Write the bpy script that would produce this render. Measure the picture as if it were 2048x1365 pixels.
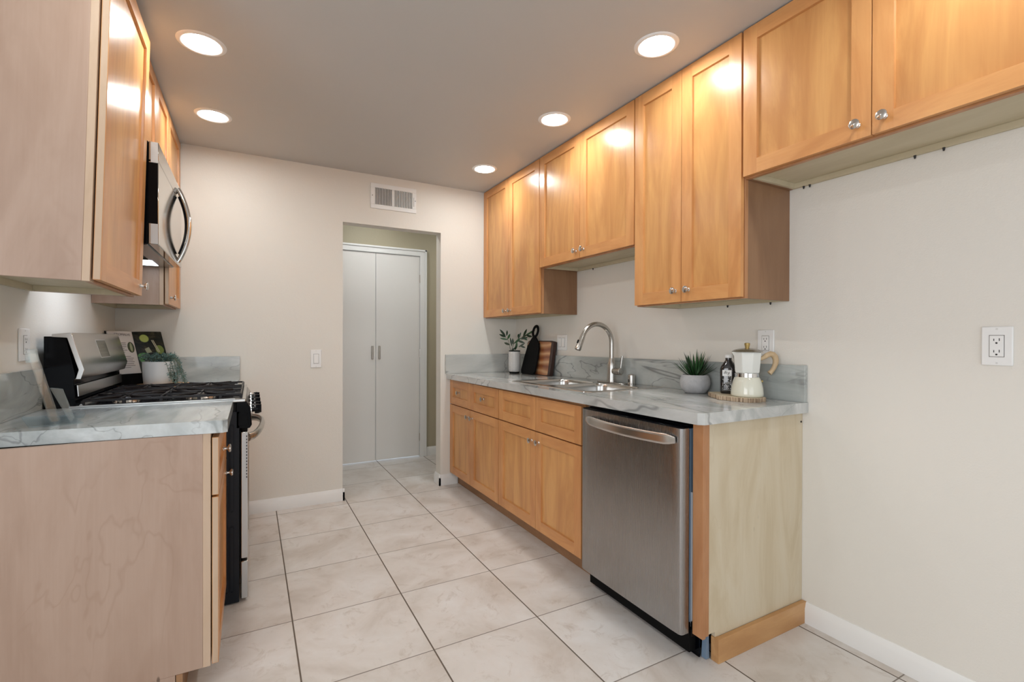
import bpy, bmesh, math, random
from mathutils import Vector, Matrix
for o in list(bpy.data.objects): bpy.data.objects.remove(o)
S = bpy.context.scene
col = S.collection
PI = math.pi

# ------------------------------------------------------------------ camera
cd = bpy.data.cameras.new('camera'); cam = bpy.data.objects.new('camera', cd); col.objects.link(cam)
yaw, pitch, roll, camh = 0.4994, -0.0034, 0.0024, 1.1908
F = Vector((math.sin(yaw)*math.cos(pitch), math.cos(yaw)*math.cos(pitch), math.sin(pitch)))
R0 = Vector((math.cos(yaw), -math.sin(yaw), 0)); U0 = R0.cross(F)
R = R0*math.cos(roll) + U0*math.sin(roll); U = -R0*math.sin(roll) + U0*math.cos(roll)
cam.matrix_world = Matrix(((R.x, U.x, -F.x, 0), (R.y, U.y, -F.y, 0), (R.z, U.z, -F.z, camh), (0, 0, 0, 1)))
cd.sensor_width = 36; cd.lens = 957.154/2048*36; cd.clip_start = .05
S.camera = cam
# ------------------------------------------------------------------ colour management
S.view_settings.view_transform = 'Standard'; S.view_settings.look = 'None'
S.view_settings.gamma = 1; S.view_settings.use_curve_mapping = False
S.view_settings.exposure = 0.18
# ------------------------------------------------------------------ world + added fill lamps in unseen window openings
W = bpy.data.worlds.new('world'); S.world = W; W.use_nodes = True
W.node_tree.nodes['Background'].inputs[0].default_value = (.80, .90, 1, 1)
W.node_tree.nodes['Background'].inputs[1].default_value = 1.0
def area(name, loc, rot, sx, sy, power, color, spread=PI):
    l = bpy.data.lights.new(name, 'AREA'); l.shape = 'RECTANGLE'; l.size = sx; l.size_y = sy
    l.energy = power; l.color = color; l.spread = spread
    o = bpy.data.objects.new(name, l); col.objects.link(o); o.location = loc; o.rotation_euler = rot
    return o
area('back_fill_lamp', (-.3, -3.12, 1.35), (PI/2, 0, 0), 3.0, 1.9, 24, (.92, .96, 1))  # large soft fill lamp, added behind the camera
area('side_fill_lamp', (-2.55, -.9, 1.4), (PI/2, 0, -PI/2), 2.2, 1.6, 44, (.97, .97, 1))  # added unseen fill lamp, brightens the right wall and base fronts
LENS_W = 92.0           # emission of every ceiling lens
LAMP_C = (.98, 1, .985)
# task lamp below the microwave (cool white)
TASK = area('cooktop_task_lamp', (-.53, 2.68, 1.572), (0, 0, 0), .09, .34, 1.25, (.80, .89, 1), math.radians(140))

# ------------------------------------------------------------------ dimensions
XR, XL, D, H = 2.0575, -.7225, 3.694, 2.437
def zc(y): return .9188 + (2.43-y)*.0075      # right worktop surface, very slightly out of level

# ------------------------------------------------------------------ node helpers
def mat(name):
    m = bpy.data.materials.new(name); m.use_nodes = True
    nt = m.node_tree; nt.nodes.clear()
    out = nt.nodes.new('ShaderNodeOutputMaterial'); b = nt.nodes.new('ShaderNodeBsdfPrincipled')
    nt.links.new(b.outputs[0], out.inputs[0])
    return m, nt, b
def N(nt, t, ins=None, **kw):
    n = nt.nodes.new(t)
    for k, v in kw.items(): setattr(n, k, v)
    for k, v in (ins or {}).items():
        if isinstance(v, bpy.types.NodeSocket): nt.links.new(v, n.inputs[k])
        else: n.inputs[k].default_value = v
    return n
def c4(c): return (c[0], c[1], c[2], 1)
def ramp(nt, fac, stops):
    r = N(nt, 'ShaderNodeValToRGB', {0: fac}); e = r.color_ramp.elements
    while len(e) < len(stops): e.new(.5)
    for i, (p, c) in enumerate(stops): e[i].position = p; e[i].color = c4(c)
    return r.outputs[0]
def mixc(nt, f, a, b, bt='MIX'):
    m = N(nt, 'ShaderNodeMix', data_type='RGBA', blend_type=bt)
    for i, v in ((0, f), (6, a), (7, b)):
        if isinstance(v, bpy.types.NodeSocket): nt.links.new(v, m.inputs[i])
        else: m.inputs[i].default_value = c4(v) if i > 0 else v
    return m.outputs[2]
def mth(nt, op, a, b=None, c=None):
    m = N(nt, 'ShaderNodeMath', operation=op)
    for i, v in enumerate((a, b, c)):
        if v is None: continue
        if isinstance(v, bpy.types.NodeSocket): nt.links.new(v, m.inputs[i])
        else: m.inputs[i].default_value = v
    return m.outputs[0]
def bump(nt, b, h, strength, dist=.002):
    n = N(nt, 'ShaderNodeBump', {'Strength': strength, 'Distance': dist, 'Height': h})
    nt.links.new(n.outputs[0], b.inputs['Normal'])
def coords(nt, scale=(1, 1, 1), rnd=True, rot=(0, 0, 0)):
    tc = N(nt, 'ShaderNodeTexCoord').outputs['Object']
    if rnd:
        oi = N(nt, 'ShaderNodeObjectInfo').outputs['Random']
        off = N(nt, 'ShaderNodeCombineXYZ', {0: mth(nt, 'MULTIPLY', oi, 13.7), 1: mth(nt, 'MULTIPLY', oi, 31.1), 2: mth(nt, 'MULTIPLY', oi, 7.3)}).outputs[0]
        tc = N(nt, 'ShaderNodeVectorMath', {0: tc, 1: off}, operation='ADD').outputs[0]
    return N(nt, 'ShaderNodeMapping', {'Vector': tc, 'Scale': scale, 'Rotation': rot}).outputs[0]
def noise(nt, v, s, d=3, dist=0, rough=.5):
    return N(nt, 'ShaderNodeTexNoise', {'Vector': v, 'Scale': s, 'Detail': d, 'Distortion': dist, 'Roughness': rough}).outputs[0]

def plain(name, c, rough=.5, metal=0, spec=.5, coat=0, bmp=0, bs=200):
    m, nt, b = mat(name)
    b.inputs['Base Color'].default_value = c4(c); b.inputs['Roughness'].default_value = rough
    b.inputs['Metallic'].default_value = metal; b.inputs['Specular IOR Level'].default_value = spec
    b.inputs['Coat Weight'].default_value = coat
    v = coords(nt, rnd=False)
    n = noise(nt, v, 6, 2)
    b.inputs['Base Color'].default_value = c4(c)
    nt.links.new(mixc(nt, mth(nt, 'MULTIPLY', n, .08), c, tuple(x*.8 for x in c)), b.inputs['Base Color'])
    if bmp: bump(nt, b, noise(nt, v, bs, 3), bmp, .001)
    return m
def wood(name, hi, lo, streak, axis='z', rough=.29, coat=.03, figure=1.0, flecks=0, spec=.48):
    """maple: broad cloudy figure plus fine grain running along one axis"""
    m, nt, b = mat(name)
    g = {'z': (1, 1, .22), 'y': (1, .22, 1), 'x': (.22, 1, 1)}[axis]
    f = {'z': (1, 1, .03), 'y': (1, .03, 1), 'x': (.03, 1, 1)}[axis]
    v1 = coords(nt, g); v2 = coords(nt, f)
    n1 = noise(nt, v1, 5.5*figure, 5, 2.0, .6)
    n2 = noise(nt, v2, 130, 4, .3, .6)
    base = ramp(nt, n1, [(.36, lo), (.5, tuple((a+c)/2*1.02 for a, c in zip(hi, lo))), (.62, hi)])
    base = mixc(nt, mth(nt, 'MULTIPLY', n2, .30), base, streak)
    wv = N(nt, 'ShaderNodeTexWave', {'Vector': coords(nt, g), 'Scale': 2.2, 'Distortion': 16, 'Detail': 3, 'Detail Scale': 1.1, 'Detail Roughness': .6}, wave_type='RINGS').outputs[1]
    wv = ramp(nt, wv, [(0, (0, 0, 0)), (.70, (0, 0, 0)), (1, (1, 1, 1))])
    base = mixc(nt, mth(nt, 'MULTIPLY', wv, .22), base, streak)
    if flecks:
        vf = coords(nt, (1, 1, .35))
        fk = N(nt, 'ShaderNodeTexVoronoi', {'Vector': vf, 'Scale': 9, 'Randomness': 1}).outputs[0]
        fm = ramp(nt, fk, [(0, (1, 1, 1)), (.03, (1, 1, 1)), (.05, (0, 0, 0))])
        base = mixc(nt, mth(nt, 'MULTIPLY', fm, flecks), base, tuple(x*.35 for x in streak))
        n3 = noise(nt, coords(nt, (1, 1, .5)), 2.2, 3, 1.6, .55)
        ln = ramp(nt, mth(nt, 'ABSOLUTE', mth(nt, 'SUBTRACT', n3, .5)), [(0, (1, 1, 1)), (.006, (.6, .6, .6)), (.014, (0, 0, 0))])
        msk = ramp(nt, noise(nt, coords(nt, (1, 1, 1)), 2.4, 2), [(.45, (0, 0, 0)), (.6, (1, 1, 1))])
        base = mixc(nt, mth(nt, 'MULTIPLY', mth(nt, 'MULTIPLY', ln, msk), .26), base, streak)
    nt.links.new(base, b.inputs['Base Color'])
    b.inputs['Roughness'].default_value = rough; b.inputs['Specular IOR Level'].default_value = spec
    b.inputs['Coat Weight'].default_value = coat; b.inputs['Coat Roughness'].default_value = .22
    bump(nt, b, n2, .06, .0008)
    return m
HI, LO, ST = (.70, .355, .135), (.58, .262, .092), (.42, .165, .05)
M = {}
M['wood_v'] = wood('maple_vertical', HI, LO, ST, 'z')
M['wood_y'] = wood('maple_horizontal', HI, LO, ST, 'y')
M['wood_p'] = wood('maple_panel', (.71, .385, .140), (.55, .262, .09), ST, 'z', figure=.8)
M['frame'] = wood('maple_face_frame', (.52, .26, .12), (.42, .19, .08), (.3, .12, .04), 'z', rough=.35)
M['side'] = wood('maple_side_veneer', (.465, .335, .26), (.41, .285, .215), (.31, .19, .13), 'z', rough=.42, coat=.1, figure=.8, flecks=.8)
M['side_dk'] = wood('shaded_side_veneer', (.30, .165, .085), (.25, .13, .065), (.18, .085, .04), 'z', rough=.45, coat=.1, flecks=.5)  # same veneer as the left sides, its shade put into the colour
M['edge'] = wood('pale_maple_edge', (.60, .45, .33), (.54, .39, .27), (.44, .30, .19), 'z', rough=.5, coat=0)  # raw cut edge, with the cool light on it mixed into the tone
M['under'] = wood('raw_maple_underside', (.62, .55, .40), (.56, .49, .34), (.48, .40, .26), 'y', rough=.6, coat=0)
M['endp'] = wood('raw_birch_panel', (.66, .58, .44), (.58, .485, .335), (.50, .395, .25), 'z', rough=.5, coat=.05, figure=1.1, flecks=.25)
M['toe'] = wood('maple_toe_board', (.64, .37, .16), (.50, .26, .10), (.36, .17, .06), 'x', rough=.35)
M['kick'] = wood('toe_kick_wood', (.40, .22, .11), (.31, .165, .08), (.22, .11, .05), 'y', rough=.5)
M['gap'] = plain('dark_gap', (.02, .012, .008), .9)

def wall_mat(name, c, s=170, st=.35):
    m, nt, b = mat(name); v = coords(nt, rnd=False)
    n = noise(nt, v, s, 3); n2 = noise(nt, v, 1.2, 2)
    nt.links.new(mixc(nt, mth(nt, 'MULTIPLY', n2, .10), c, tuple(x*.9 for x in c)), b.inputs['Base Color'])
    b.inputs['Roughness'].default_value = .55; b.inputs['Specular IOR Level'].default_value = .35
    big = noise(nt, v, s*.28, 2)
    bump(nt, b, mth(nt, 'ADD', n, mth(nt, 'MULTIPLY', big, .8)), st, .0016)
    return m
M['wall'] = wall_mat('cream_orange_peel_wall', (.77, .74, .682))
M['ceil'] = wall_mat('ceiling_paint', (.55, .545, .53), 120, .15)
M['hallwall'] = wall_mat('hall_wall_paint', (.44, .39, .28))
M['trim'] = plain('white_gloss_trim', (.84, .835, .82), .35)
M['door'] = plain('white_door_paint', (.84, .815, .785), .4)
M['white'] = plain('white_plastic', (.85, .85, .84), .3)
M['ivory'] = plain('grey_white_plastic', (.70, .70, .69), .35)
M['dark'] = plain('slot_dark', (.02, .02, .02), .6)
M['ventgrey'] = plain('vent_shadow', (.16, .145, .13), .8)

def floor_mat():
    m, nt, b = mat('beige_floor_tile'); T = .4623
    v = N(nt, 'ShaderNodeTexCoord').outputs['Object']
    s = N(nt, 'ShaderNodeSeparateXYZ', {0: v})
    masks, ids = [], []
    for ax, off in (('X', .1543), ('Y', 3.5965)):
        t = mth(nt, 'DIVIDE', mth(nt, 'SUBTRACT', s.outputs[ax], off-20*T), T)
        fr = mth(nt, 'FRACT', t); ids.append(mth(nt, 'FLOOR', t))
        e = mth(nt, 'MINIMUM', fr, mth(nt, 'SUBTRACT', 1, fr)); masks.append(e)
    gx = N(nt, 'ShaderNodeMapRange', {0: mth(nt, 'MULTIPLY', masks[0], T), 1: .0022, 2: .0034, 3: 1, 4: 0}).outputs[0]
    gy = N(nt, 'ShaderNodeMapRange', {0: mth(nt, 'MULTIPLY', masks[1], T), 1: .0016, 2: .0028, 3: .8, 4: 0}).outputs[0]
    g = mth(nt, 'MAXIMUM', gx, gy)
    idv = N(nt, 'ShaderNodeCombineXYZ', {0: ids[0], 1: ids[1]}).outputs[0]
    wn = N(nt, 'ShaderNodeTexWhiteNoise', {0: idv})
    vv = N(nt, 'ShaderNodeVectorMath', {0: wn.outputs[1], 1: (9, 9, 9)}, operation='MULTIPLY').outputs[0]
    vv = N(nt, 'ShaderNodeVectorMath', {0: vv, 1: v}, operation='ADD').outputs[0]
    n1 = noise(nt, vv, 3.2, 5, .6, .6); n2 = noise(nt, vv, 17, 5, .4, .65)
    c = ramp(nt, n1, [(.30, (.56, .505, .455)), (.48, (.69, .65, .615)), (.66, (.77, .75, .735))])
    c = mixc(nt, mth(nt, 'MULTIPLY', n2, .30), c, (.54, .47, .41))
    sp = ramp(nt, noise(nt, vv, 9, 4, 1.2, .75), [(.56, (0, 0, 0)), (.72, (1, 1, 1))])
    c = mixc(nt, mth(nt, 'MULTIPLY', sp, .5), c, (.42, .34, .27))
    c = mixc(nt, mth(nt, 'MULTIPLY', wn.outputs[0], .12), c, (.45, .38, .32))
    c = mixc(nt, g, c, (.13, .10, .075))
    nt.links.new(c, b.inputs['Base Color'])
    nt.links.new(mixc(nt, g, (.38, .38, .38), (.9, .9, .9)), b.inputs['Roughness'])
    hh = mth(nt, 'SUBTRACT', mth(nt, 'MULTIPLY', n2, .12), g)
    bump(nt, b, hh, .5, .0018)
    return m
M['floor'] = floor_mat()
def stone(name, top=True, seed=0, flow='y', tn=(1, 1, 1)):
    m, nt, b = mat(name)
    sc = {'y': (2.2, .55, 2.2), 'x': (.55, 2.2, 2.2)}[flow]
    rot = (0.12, 0, .12) if flow == 'y' else (0, .1, .1)
    tc = N(nt, 'ShaderNodeTexCoord').outputs['Object']
    tc = N(nt, 'ShaderNodeVectorMath', {0: tc, 1: (seed, seed*1.7, seed*.6)}, operation='ADD').outputs[0]
    v = N(nt, 'ShaderNodeMapping', {'Vector': tc, 'Scale': sc, 'Rotation': rot}).outputs[0]
    n1 = noise(nt, v, 2.2, 6, .8, .6)
    n2 = noise(nt, N(nt, 'ShaderNodeMapping', {'Vector': tc, 'Scale': tuple(x*x for x in sc), 'Rotation': rot}).outputs[0], 7, 5, .5, .6)
    c = ramp(nt, n1, [(.30, tuple(k*tint for k, tint in zip((.30, .32, .315), tn))), (.46, tuple(k*tint for k, tint in zip((.50, .515, .505), tn))), (.60, tuple(k*tint for k, tint in zip((.68, .69, .675), tn))), (.75, tuple(k*tint for k, tint in zip((.84, .84, .82), tn)))])
    c = mixc(nt, mth(nt, 'MULTIPLY', n2, .45), c, (.44, .445, .43))
    n4 = noise(nt, v, 1.6, 2)
    for sc2, wd, am, off in ((1.1, .008, .62, 0), (2.3, .006, .5, 5.3)):
        vn = N(nt, 'ShaderNodeVectorMath', {0: v, 1: (off, off, off)}, operation='ADD').outputs[0]
        q = noise(nt, vn, sc2, 4, .5, .5)
        ln = ramp(nt, mth(nt, 'ABSOLUTE', mth(nt, 'SUBTRACT', q, .5)), [(0, (1, 1, 1)), (wd*.4, (.8, .8, .8)), (wd, (0, 0, 0))])
        c = mixc(nt, mth(nt, 'MULTIPLY', mth(nt, 'MULTIPLY', ln, am), ramp(nt, n4, [(.35, (.15, .15, .15)), (.6, (1, 1, 1))])), c, (.06, .065, .07))
    nt.links.new(c, b.inputs['Base Color'])
    b.inputs['Roughness'].default_value = .10; b.inputs['Specular IOR Level'].default_value = .6
    return m
M['stone'] = stone('grey_quartzite', seed=.0)
M['stone_l'] = stone('grey_quartzite_left', seed=3.1, flow='y', tn=(.97, 1.03, 1.07))  # same quartzite, cool light on the left side tinted into the colour
M['stone_b'] = stone('grey_quartzite_splash', seed=7.7, flow='x', tn=(.82, .82, .80))
M['stone_s'] = stone('grey_green_quartzite_splash', seed=1.3, tn=(.74, .78, .77))

def steel(name, c=(.58, .56, .54), rough=.28, axis='z', amt=.06, rv=.04, metal=1.0):
    m, nt, b = mat(name)
    f = {'z': (1, 1, .01), 'y': (1, .01, 1), 'x': (.01, 1, 1)}[axis]
    n = noise(nt, coords(nt, f, False), 900, 2)
    b.inputs['Metallic'].default_value = metal
    nt.links.new(mixc(nt, mth(nt, 'MULTIPLY', n, .15), c, tuple(x*.8 for x in c)), b.inputs['Base Color'])
    r = N(nt, 'ShaderNodeMapRange', {0: n, 3: rough-rv*.5, 4: rough+rv*.5}).outputs[0]
    nt.links.new(r, b.inputs['Roughness'])
    if amt: bump(nt, b, n, amt, .0004)
    return m
M['steel'] = steel('brushed_stainless_vertical', (.37, .36, .355), .27, 'z', 0)
M['steel_h'] = steel('brushed_stainless_horizontal', (.60, .58, .56), .24, 'y')
M['steel_s'] = steel('sink_stainless', (.62, .61, .59), .22, 'y')
M['nickel'] = steel('brushed_nickel', (.50, .475, .44), .27, 'z', .02)
M['chrome'] = steel('polished_chrome', (.75, .74, .73), .08, 'z', 0, .02)
M['knobm'] = steel('satin_nickel_knob', (.66, .63, .60), .2, 'y', .04)
M['satin'] = plain('painted_silver_side', (.55, .56, .56), .35, .6)
M['black'] = plain('black_enamel', (.002, .0025, .004), .12, spec=.12)
M['blacktex'] = plain('textured_black_panel', (.004, .007, .013), .25, spec=.3, bmp=.9, bs=420)
M['blackmat'] = plain('matte_black', (.005, .005, .005), .55, spec=.08)
M['iron'] = plain('cast_iron', (.009, .007, .008), .34, spec=.25, bmp=.3, bs=500)
M['pale'] = plain('pale_green_dish', (.34, .36, .22), .4)
M['lcd'] = plain('olive_display_glass', (.085, .08, .055), .12)

def glassm(name, c=(1, 1, 1), rough=.02, ior=1.49):
    m, nt, b = mat(name)
    b.inputs['Base Color'].default_value = c4(c); b.inputs['Roughness'].default_value = rough
    b.inputs['Transmission Weight'].default_value = 1; b.inputs['IOR'].default_value = ior
    return m
ac, nt, b = mat('clear_acrylic'); nt.nodes.remove(b)
fr_ = N(nt, 'ShaderNodeFresnel', {'IOR': 1.5}).outputs[0]
tr_ = N(nt, 'ShaderNodeBsdfTransparent', {0: (.93, .96, .97, 1)}); gl_ = N(nt, 'ShaderNodeBsdfGlossy', {0: (.9, .97, 1, 1), 1: .3})
mx_ = N(nt, 'ShaderNodeMixShader', {0: mth(nt, 'ADD', mth(nt, 'MINIMUM', fr_, .16), .04), 1: tr_.outputs[0], 2: gl_.outputs[0]})
nt.links.new(mx_.outputs[0], [n for n in nt.nodes if n.type == 'OUTPUT_MATERIAL'][0].inputs[0])
M['acrylic'] = ac
def emis(name, c, s):
    m = bpy.data.materials.new(name); m.use_nodes = True; nt = m.node_tree; nt.nodes.clear()
    e = N(nt, 'ShaderNodeEmission', {0: c4(c), 1: s}); o = N(nt, 'ShaderNodeOutputMaterial'); nt.links.new(e.outputs[0], o.inputs[0])
    return m
M['lens'] = emis('lit_lens', LAMP_C, LENS_W)
M['tasklens'] = emis('lit_task_lens', (.8, .9, 1), 5)

# ------------------------------------------------------------------ mesh builder
WL = {}                                   # world location of every object's origin
class MB:
    def __init__(s): s.bm = bmesh.new()
    def _q(s, vs, mi):
        try: f = s.bm.faces.new(vs); f.material_index = mi; return f
        except ValueError: return None
    def hexa(s, p, mi=0):
        v = [s.bm.verts.new(q) for q in p]
        for a in ((0, 3, 2, 1), (4, 5, 6, 7), (0, 1, 5, 4), (1, 2, 6, 5), (2, 3, 7, 6), (3, 0, 4, 7)): s._q([v[i] for i in a], mi)
        return s
    def box(s, x0, x1, y0, y1, z0, z1, mi=0):
        x0, x1 = sorted((x0, x1)); y0, y1 = sorted((y0, y1)); z0, z1 = sorted((z0, z1))
        return s.hexa([(x0, y0, z0), (x1, y0, z0), (x1, y1, z0), (x0, y1, z0), (x0, y0, z1), (x1, y0, z1), (x1, y1, z1), (x0, y1, z1)], mi)
    def prism(s, poly, axis, lo, hi, mi=0):
        """poly of 2-D points in the two remaining axes (xyz order), extruded along axis"""
        def P(a, b, t): return {'x': (t, a, b), 'y': (a, t, b), 'z': (a, b, t)}[axis]
        A = [s.bm.verts.new(P(a, b, lo)) for a, b in poly]; B = [s.bm.verts.new(P(a, b, hi)) for a, b in poly]
        n = len(poly)
        s._q(A[::-1], mi); s._q(B, mi)
        for i in range(n): s._q([A[i], A[(i+1) % n], B[(i+1) % n], B[i]], mi)
        return s
    def rings(s, rings, mi=0, closed=False, cap=True):
        V = [[s.bm.verts.new(p) for p in r] for r in rings]; n = len(V[0])
        rng = range(len(V)) if closed else range(len(V)-1)
        for i in rng:
            a, b = V[i], V[(i+1) % len(V)]
            for j in range(n): s._q([a[j], a[(j+1) % n], b[(j+1) % n], b[j]], mi)
        if cap and not closed: s._q(V[0][::-1], mi); s._q(V[-1], mi)
        return s
    def lathe(s, prof, c=(0, 0, 0), n=24, axis=(0, 0, 1), mi=0, cap=True):
        A = Vector(axis).normalized(); X = A.orthogonal().normalized(); Y = A.cross(X); c = Vector(c)
        return s.rings([[c + A*h + (X*math.cos(2*PI*k/n) + Y*math.sin(2*PI*k/n))*max(r, 1e-5) for k in range(n)] for r, h in prof], mi, cap=cap)
    def cyl(s, p0, p1, r0, r1=None, n=16, mi=0):
        p0, p1 = Vector(p0), Vector(p1); L = (p1-p0).length
        return s.lathe([(r0, 0), (r0 if r1 is None else r1, L)], p0, n, (p1-p0), mi)
    def sweep(s, pts, prof, up=(0, 0, 1), mi=0, scale=None, closed=False):
        """prof: 2-D section (side, up); up is a fixed reference"""
        P = [Vector(p) for p in pts]; out = []
        for i, p in enumerate(P):
            if closed: t = P[(i+1) % len(P)]-P[i-1]
            else: t = P[min(i+1, len(P)-1)]-P[max(i-1, 0)]
            t.normalize(); sd = t.cross(Vector(up))
            if sd.length < 1e-4: sd = t.orthogonal()
            sd.normalize(); u = sd.cross(t); k = scale[i] if scale else 1
            out.append([p + sd*a*k + u*b*k for a, b in prof])
        return s.rings(out, mi, closed=closed)
    def tube(s, pts, r, n=10, up=(0, 0, 1), mi=0, radii=None, closed=False):
        prof = [(r*math.cos(2*PI*k/n), r*math.sin(2*PI*k/n)) for k in range(n)]
        return s.sweep(pts, prof, up, mi, [q/r for q in radii] if radii else None, closed)
    def leaf(s, base, tip, w, nrm=(0, 0, 1), bend=0, mi=0, seg=5):
        b, t = Vector(base), Vector(tip); d = t-b; L = d.length; d.normalize()
        sd = d.cross(Vector(nrm))
        if sd.length < 1e-3: sd = d.orthogonal()
        sd.normalize(); u = sd.cross(d); rows = []
        for i in range(seg+1):
            f = i/seg; ww = w*math.sin(PI*min(.5+.0, f) if f < .5 else PI*f)**.8 if 0 < f < 1 else w*.06
            p = b + d*L*f + u*bend*math.sin(PI*f)
            rows.append([p - sd*ww*.5 + u*ww*.15, p - u*ww*.06, p + sd*ww*.5 + u*ww*.15, p + u*ww*.04])
        return s.rings(rows, mi)
    def shear_z(s, f):
        for v in s.bm.verts: v.co.z += f(v.co)
        return s
    def build(s, name, mats, parent=None, loc=None, bevel=0, seg=2, smooth=35, kind=None, label=None):
        bmesh.ops.recalc_face_normals(s.bm, faces=s.bm.faces)
        me = bpy.data.meshes.new(name)
        o = bpy.data.objects.new(name, me); col.objects.link(o)
        if loc is None: loc = WL[parent.name] if parent else Vector((0, 0, 0))
        loc = Vector(loc); WL[o.name] = loc
        if parent: o.parent = parent; o.location = loc-WL[parent.name]
        else: o.location = loc
        s.bm.transform(Matrix.Translation(-loc)); s.bm.to_mesh(me); s.bm.free()
        for m in (mats if isinstance(mats, (list, tuple)) else [mats]): me.materials.append(M[m] if isinstance(m, str) else m)
        if smooth:
            me.polygons.foreach_set('use_smooth', [True]*len(me.polygons)); me.set_sharp_from_angle(angle=math.radians(smooth))
        if bevel:
            b = o.modifiers.new('bevel', 'BEVEL'); b.width = bevel; b.segments = seg; b.limit_method = 'ANGLE'; b.angle_limit = math.radians(40)
        if kind: o['kind'] = kind
        if label: o['label'] = label
        return o
def thing(name, loc, label, cat, group=None):
    o = bpy.data.objects.new(name, None); col.objects.link(o); o.location = loc; o.empty_display_size = .05
    WL[o.name] = Vector(loc); o['label'] = label; o['category'] = cat
    if group: o['group'] = group
    return o
def tag(o, label, cat, group=None):
    o['label'] = label; o['category'] = cat
    if group: o['group'] = group
    return o
def struct(name, mb, mats, bevel=0): return mb.build(name, mats, bevel=bevel, kind='structure')
def rnd_rect(a0, a1, b0, b1, r, n=5):
    out = []
    for ca, cb, s0 in ((a1-r, b1-r, 0), (a0+r, b1-r, 1), (a0+r, b0+r, 2), (a1-r, b0+r, 3)):
        for k in range(n+1):
            t = (s0 + k/n)*PI/2; out.append((ca + r*math.cos(t), cb + r*math.sin(t)))
    return out

# ================================================================== THE SETTING
struct('floor', MB().box(-2.7, 3.4, -3.3, 4.9, -.08, 0), 'floor')
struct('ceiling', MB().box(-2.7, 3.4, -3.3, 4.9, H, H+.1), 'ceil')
struct('wall_right', MB().box(XR, XR+.1, -3.2, D+.1, 0, H), 'wall')
struct('wall_left', MB().box(XL-.1, XL, 1.80, D+.1, 0, H), 'wall')
DL, DR, DZ = .594, 1.3535, 2.055
struct('wall_far', MB().box(XL-.1, DL, D, D+.105, 0, H).box(DR, XR, D, D+.105, 0, H).box(DL, DR, D, D+.105, DZ, H), 'wall')
struct('wall_dining_left', MB().box(-2.7, -2.6, -3.2, 1.8, 0, .5).box(-2.7, -2.6, -3.2, 1.8, 2.25, H).box(-2.7, -2.6, -3.2, -2.05, .5, 2.25).box(-2.7, -2.6, .25, 1.8, .5, 2.25), 'wall')
struct('wall_dining_front', MB().box(-2.6, XL-.1, 1.8, 1.9, 0, H), 'wall')
struct('wall_back', MB().box(-2.7, XR+.1, -3.3, -3.2, 0, .3).box(-2.7, XR+.1, -3.3, -3.2, 2.35, H).box(-2.7, -1.85, -3.3, -3.2, .3, 2.35).box(1.25, XR+.1, -3.3, -3.2, .3, 2.35), 'wall')
YC = 4.71
struct('wall_closet', MB().box(-1.2, .56, YC+.012, YC+.1, 0, H).box(1.565, 3.2, YC+.012, YC+.1, 0, H).box(.56, 1.565, YC+.012, YC+.1, 2.04, H), 'hallwall')
struct('wall_hall_left', MB().box(-1.3, -1.2, D+.105, YC+.1, 0, H), 'hallwall')
struct('wall_hall_right', MB().box(3.2, 3.3, D+.1, YC+.1, 0, H).box(XR, 3.2, D, D+.105, 0, H), 'hallwall')
# closet doors
for i, (x0, x1, hx) in enumerate(((.62, 1.060, 1.030), (1.064, 1.500, 1.097))):
    d = MB().box(x0, x1, YC-.004, YC+.03, .012, 2.026).build('door_%d' % (i+1), 'door', loc=(x0, YC, 0), bevel=.002, kind='structure')
    d['label'] = ('left' if i == 0 else 'right') + ' white flat slab closet door leaf'
    MB().box(hx-.011, hx+.011, YC-.016, YC-.004, .995, 1.125).build('door_handle', 'nickel', d, bevel=.004, label='slim satin metal pull')
    if i == 1:
        for z in (.20, 1.05, 1.80): MB().cyl((1.503, YC-.010, z-.04), (1.503, YC-.010, z+.04), .006, n=10).build('hinge', 'nickel', d)
cs = MB()
cs.box(1.502, 1.570, YC-.018, YC+.02, 0, 2.095).box(.552, 1.570, YC-.0181, YC+.02, 2.03, 2.095).box(.552, .62, YC-.018, YC+.02, 0, 2.095)
cs.box(1.552, 1.570, YC-.026, YC-.018, 0, 2.095).box(.552, 1.570, YC-.026, YC-.018, 2.077, 2.095)
struct('trim_1', cs, 'trim', .002)
def bb_prof(h=.087, t=.013): return [(0, 0), (t, 0), (t, h*.72), (t*.8, h*.78), (t*.55, h*.93), (t*.3, h), (0, h)]
def base_x(mb, x0, x1, y, sgn):      # runs along x, on a wall at y, sticking out in sgn*y
    mb.prism([(y+sgn*a, z) for a, z in bb_prof()], 'x', x0, x1)
def base_y(mb, y0, y1, x, sgn): mb.prism([(x+sgn*a, z) for a, z in bb_prof()], 'y', y0, y1)
b = MB(); base_x(b, -.02, DL+.013, D, -1); base_y(b, D-.013, D+.105, DL, 1); struct('baseboard_far_left', b, 'trim')
b = MB(); base_x(b, DR-.013, 1.5, D, -1); base_y(b, D-.013, D+.118, DR, -1); struct('baseboard_far_right', b, 'trim')
b = MB(); base_y(b, -3.2, 1.172, XR, -1); struct('baseboard_right', b, 'trim')
b = MB(); base_x(b, 1.572, 3.2, YC+.012, -1); struct('baseboard_closet', b, 'trim')
b = MB(); base_x(b, -2.6, XL-.1, 1.8, -1); struct('baseboard_dining', b, 'trim')
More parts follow.
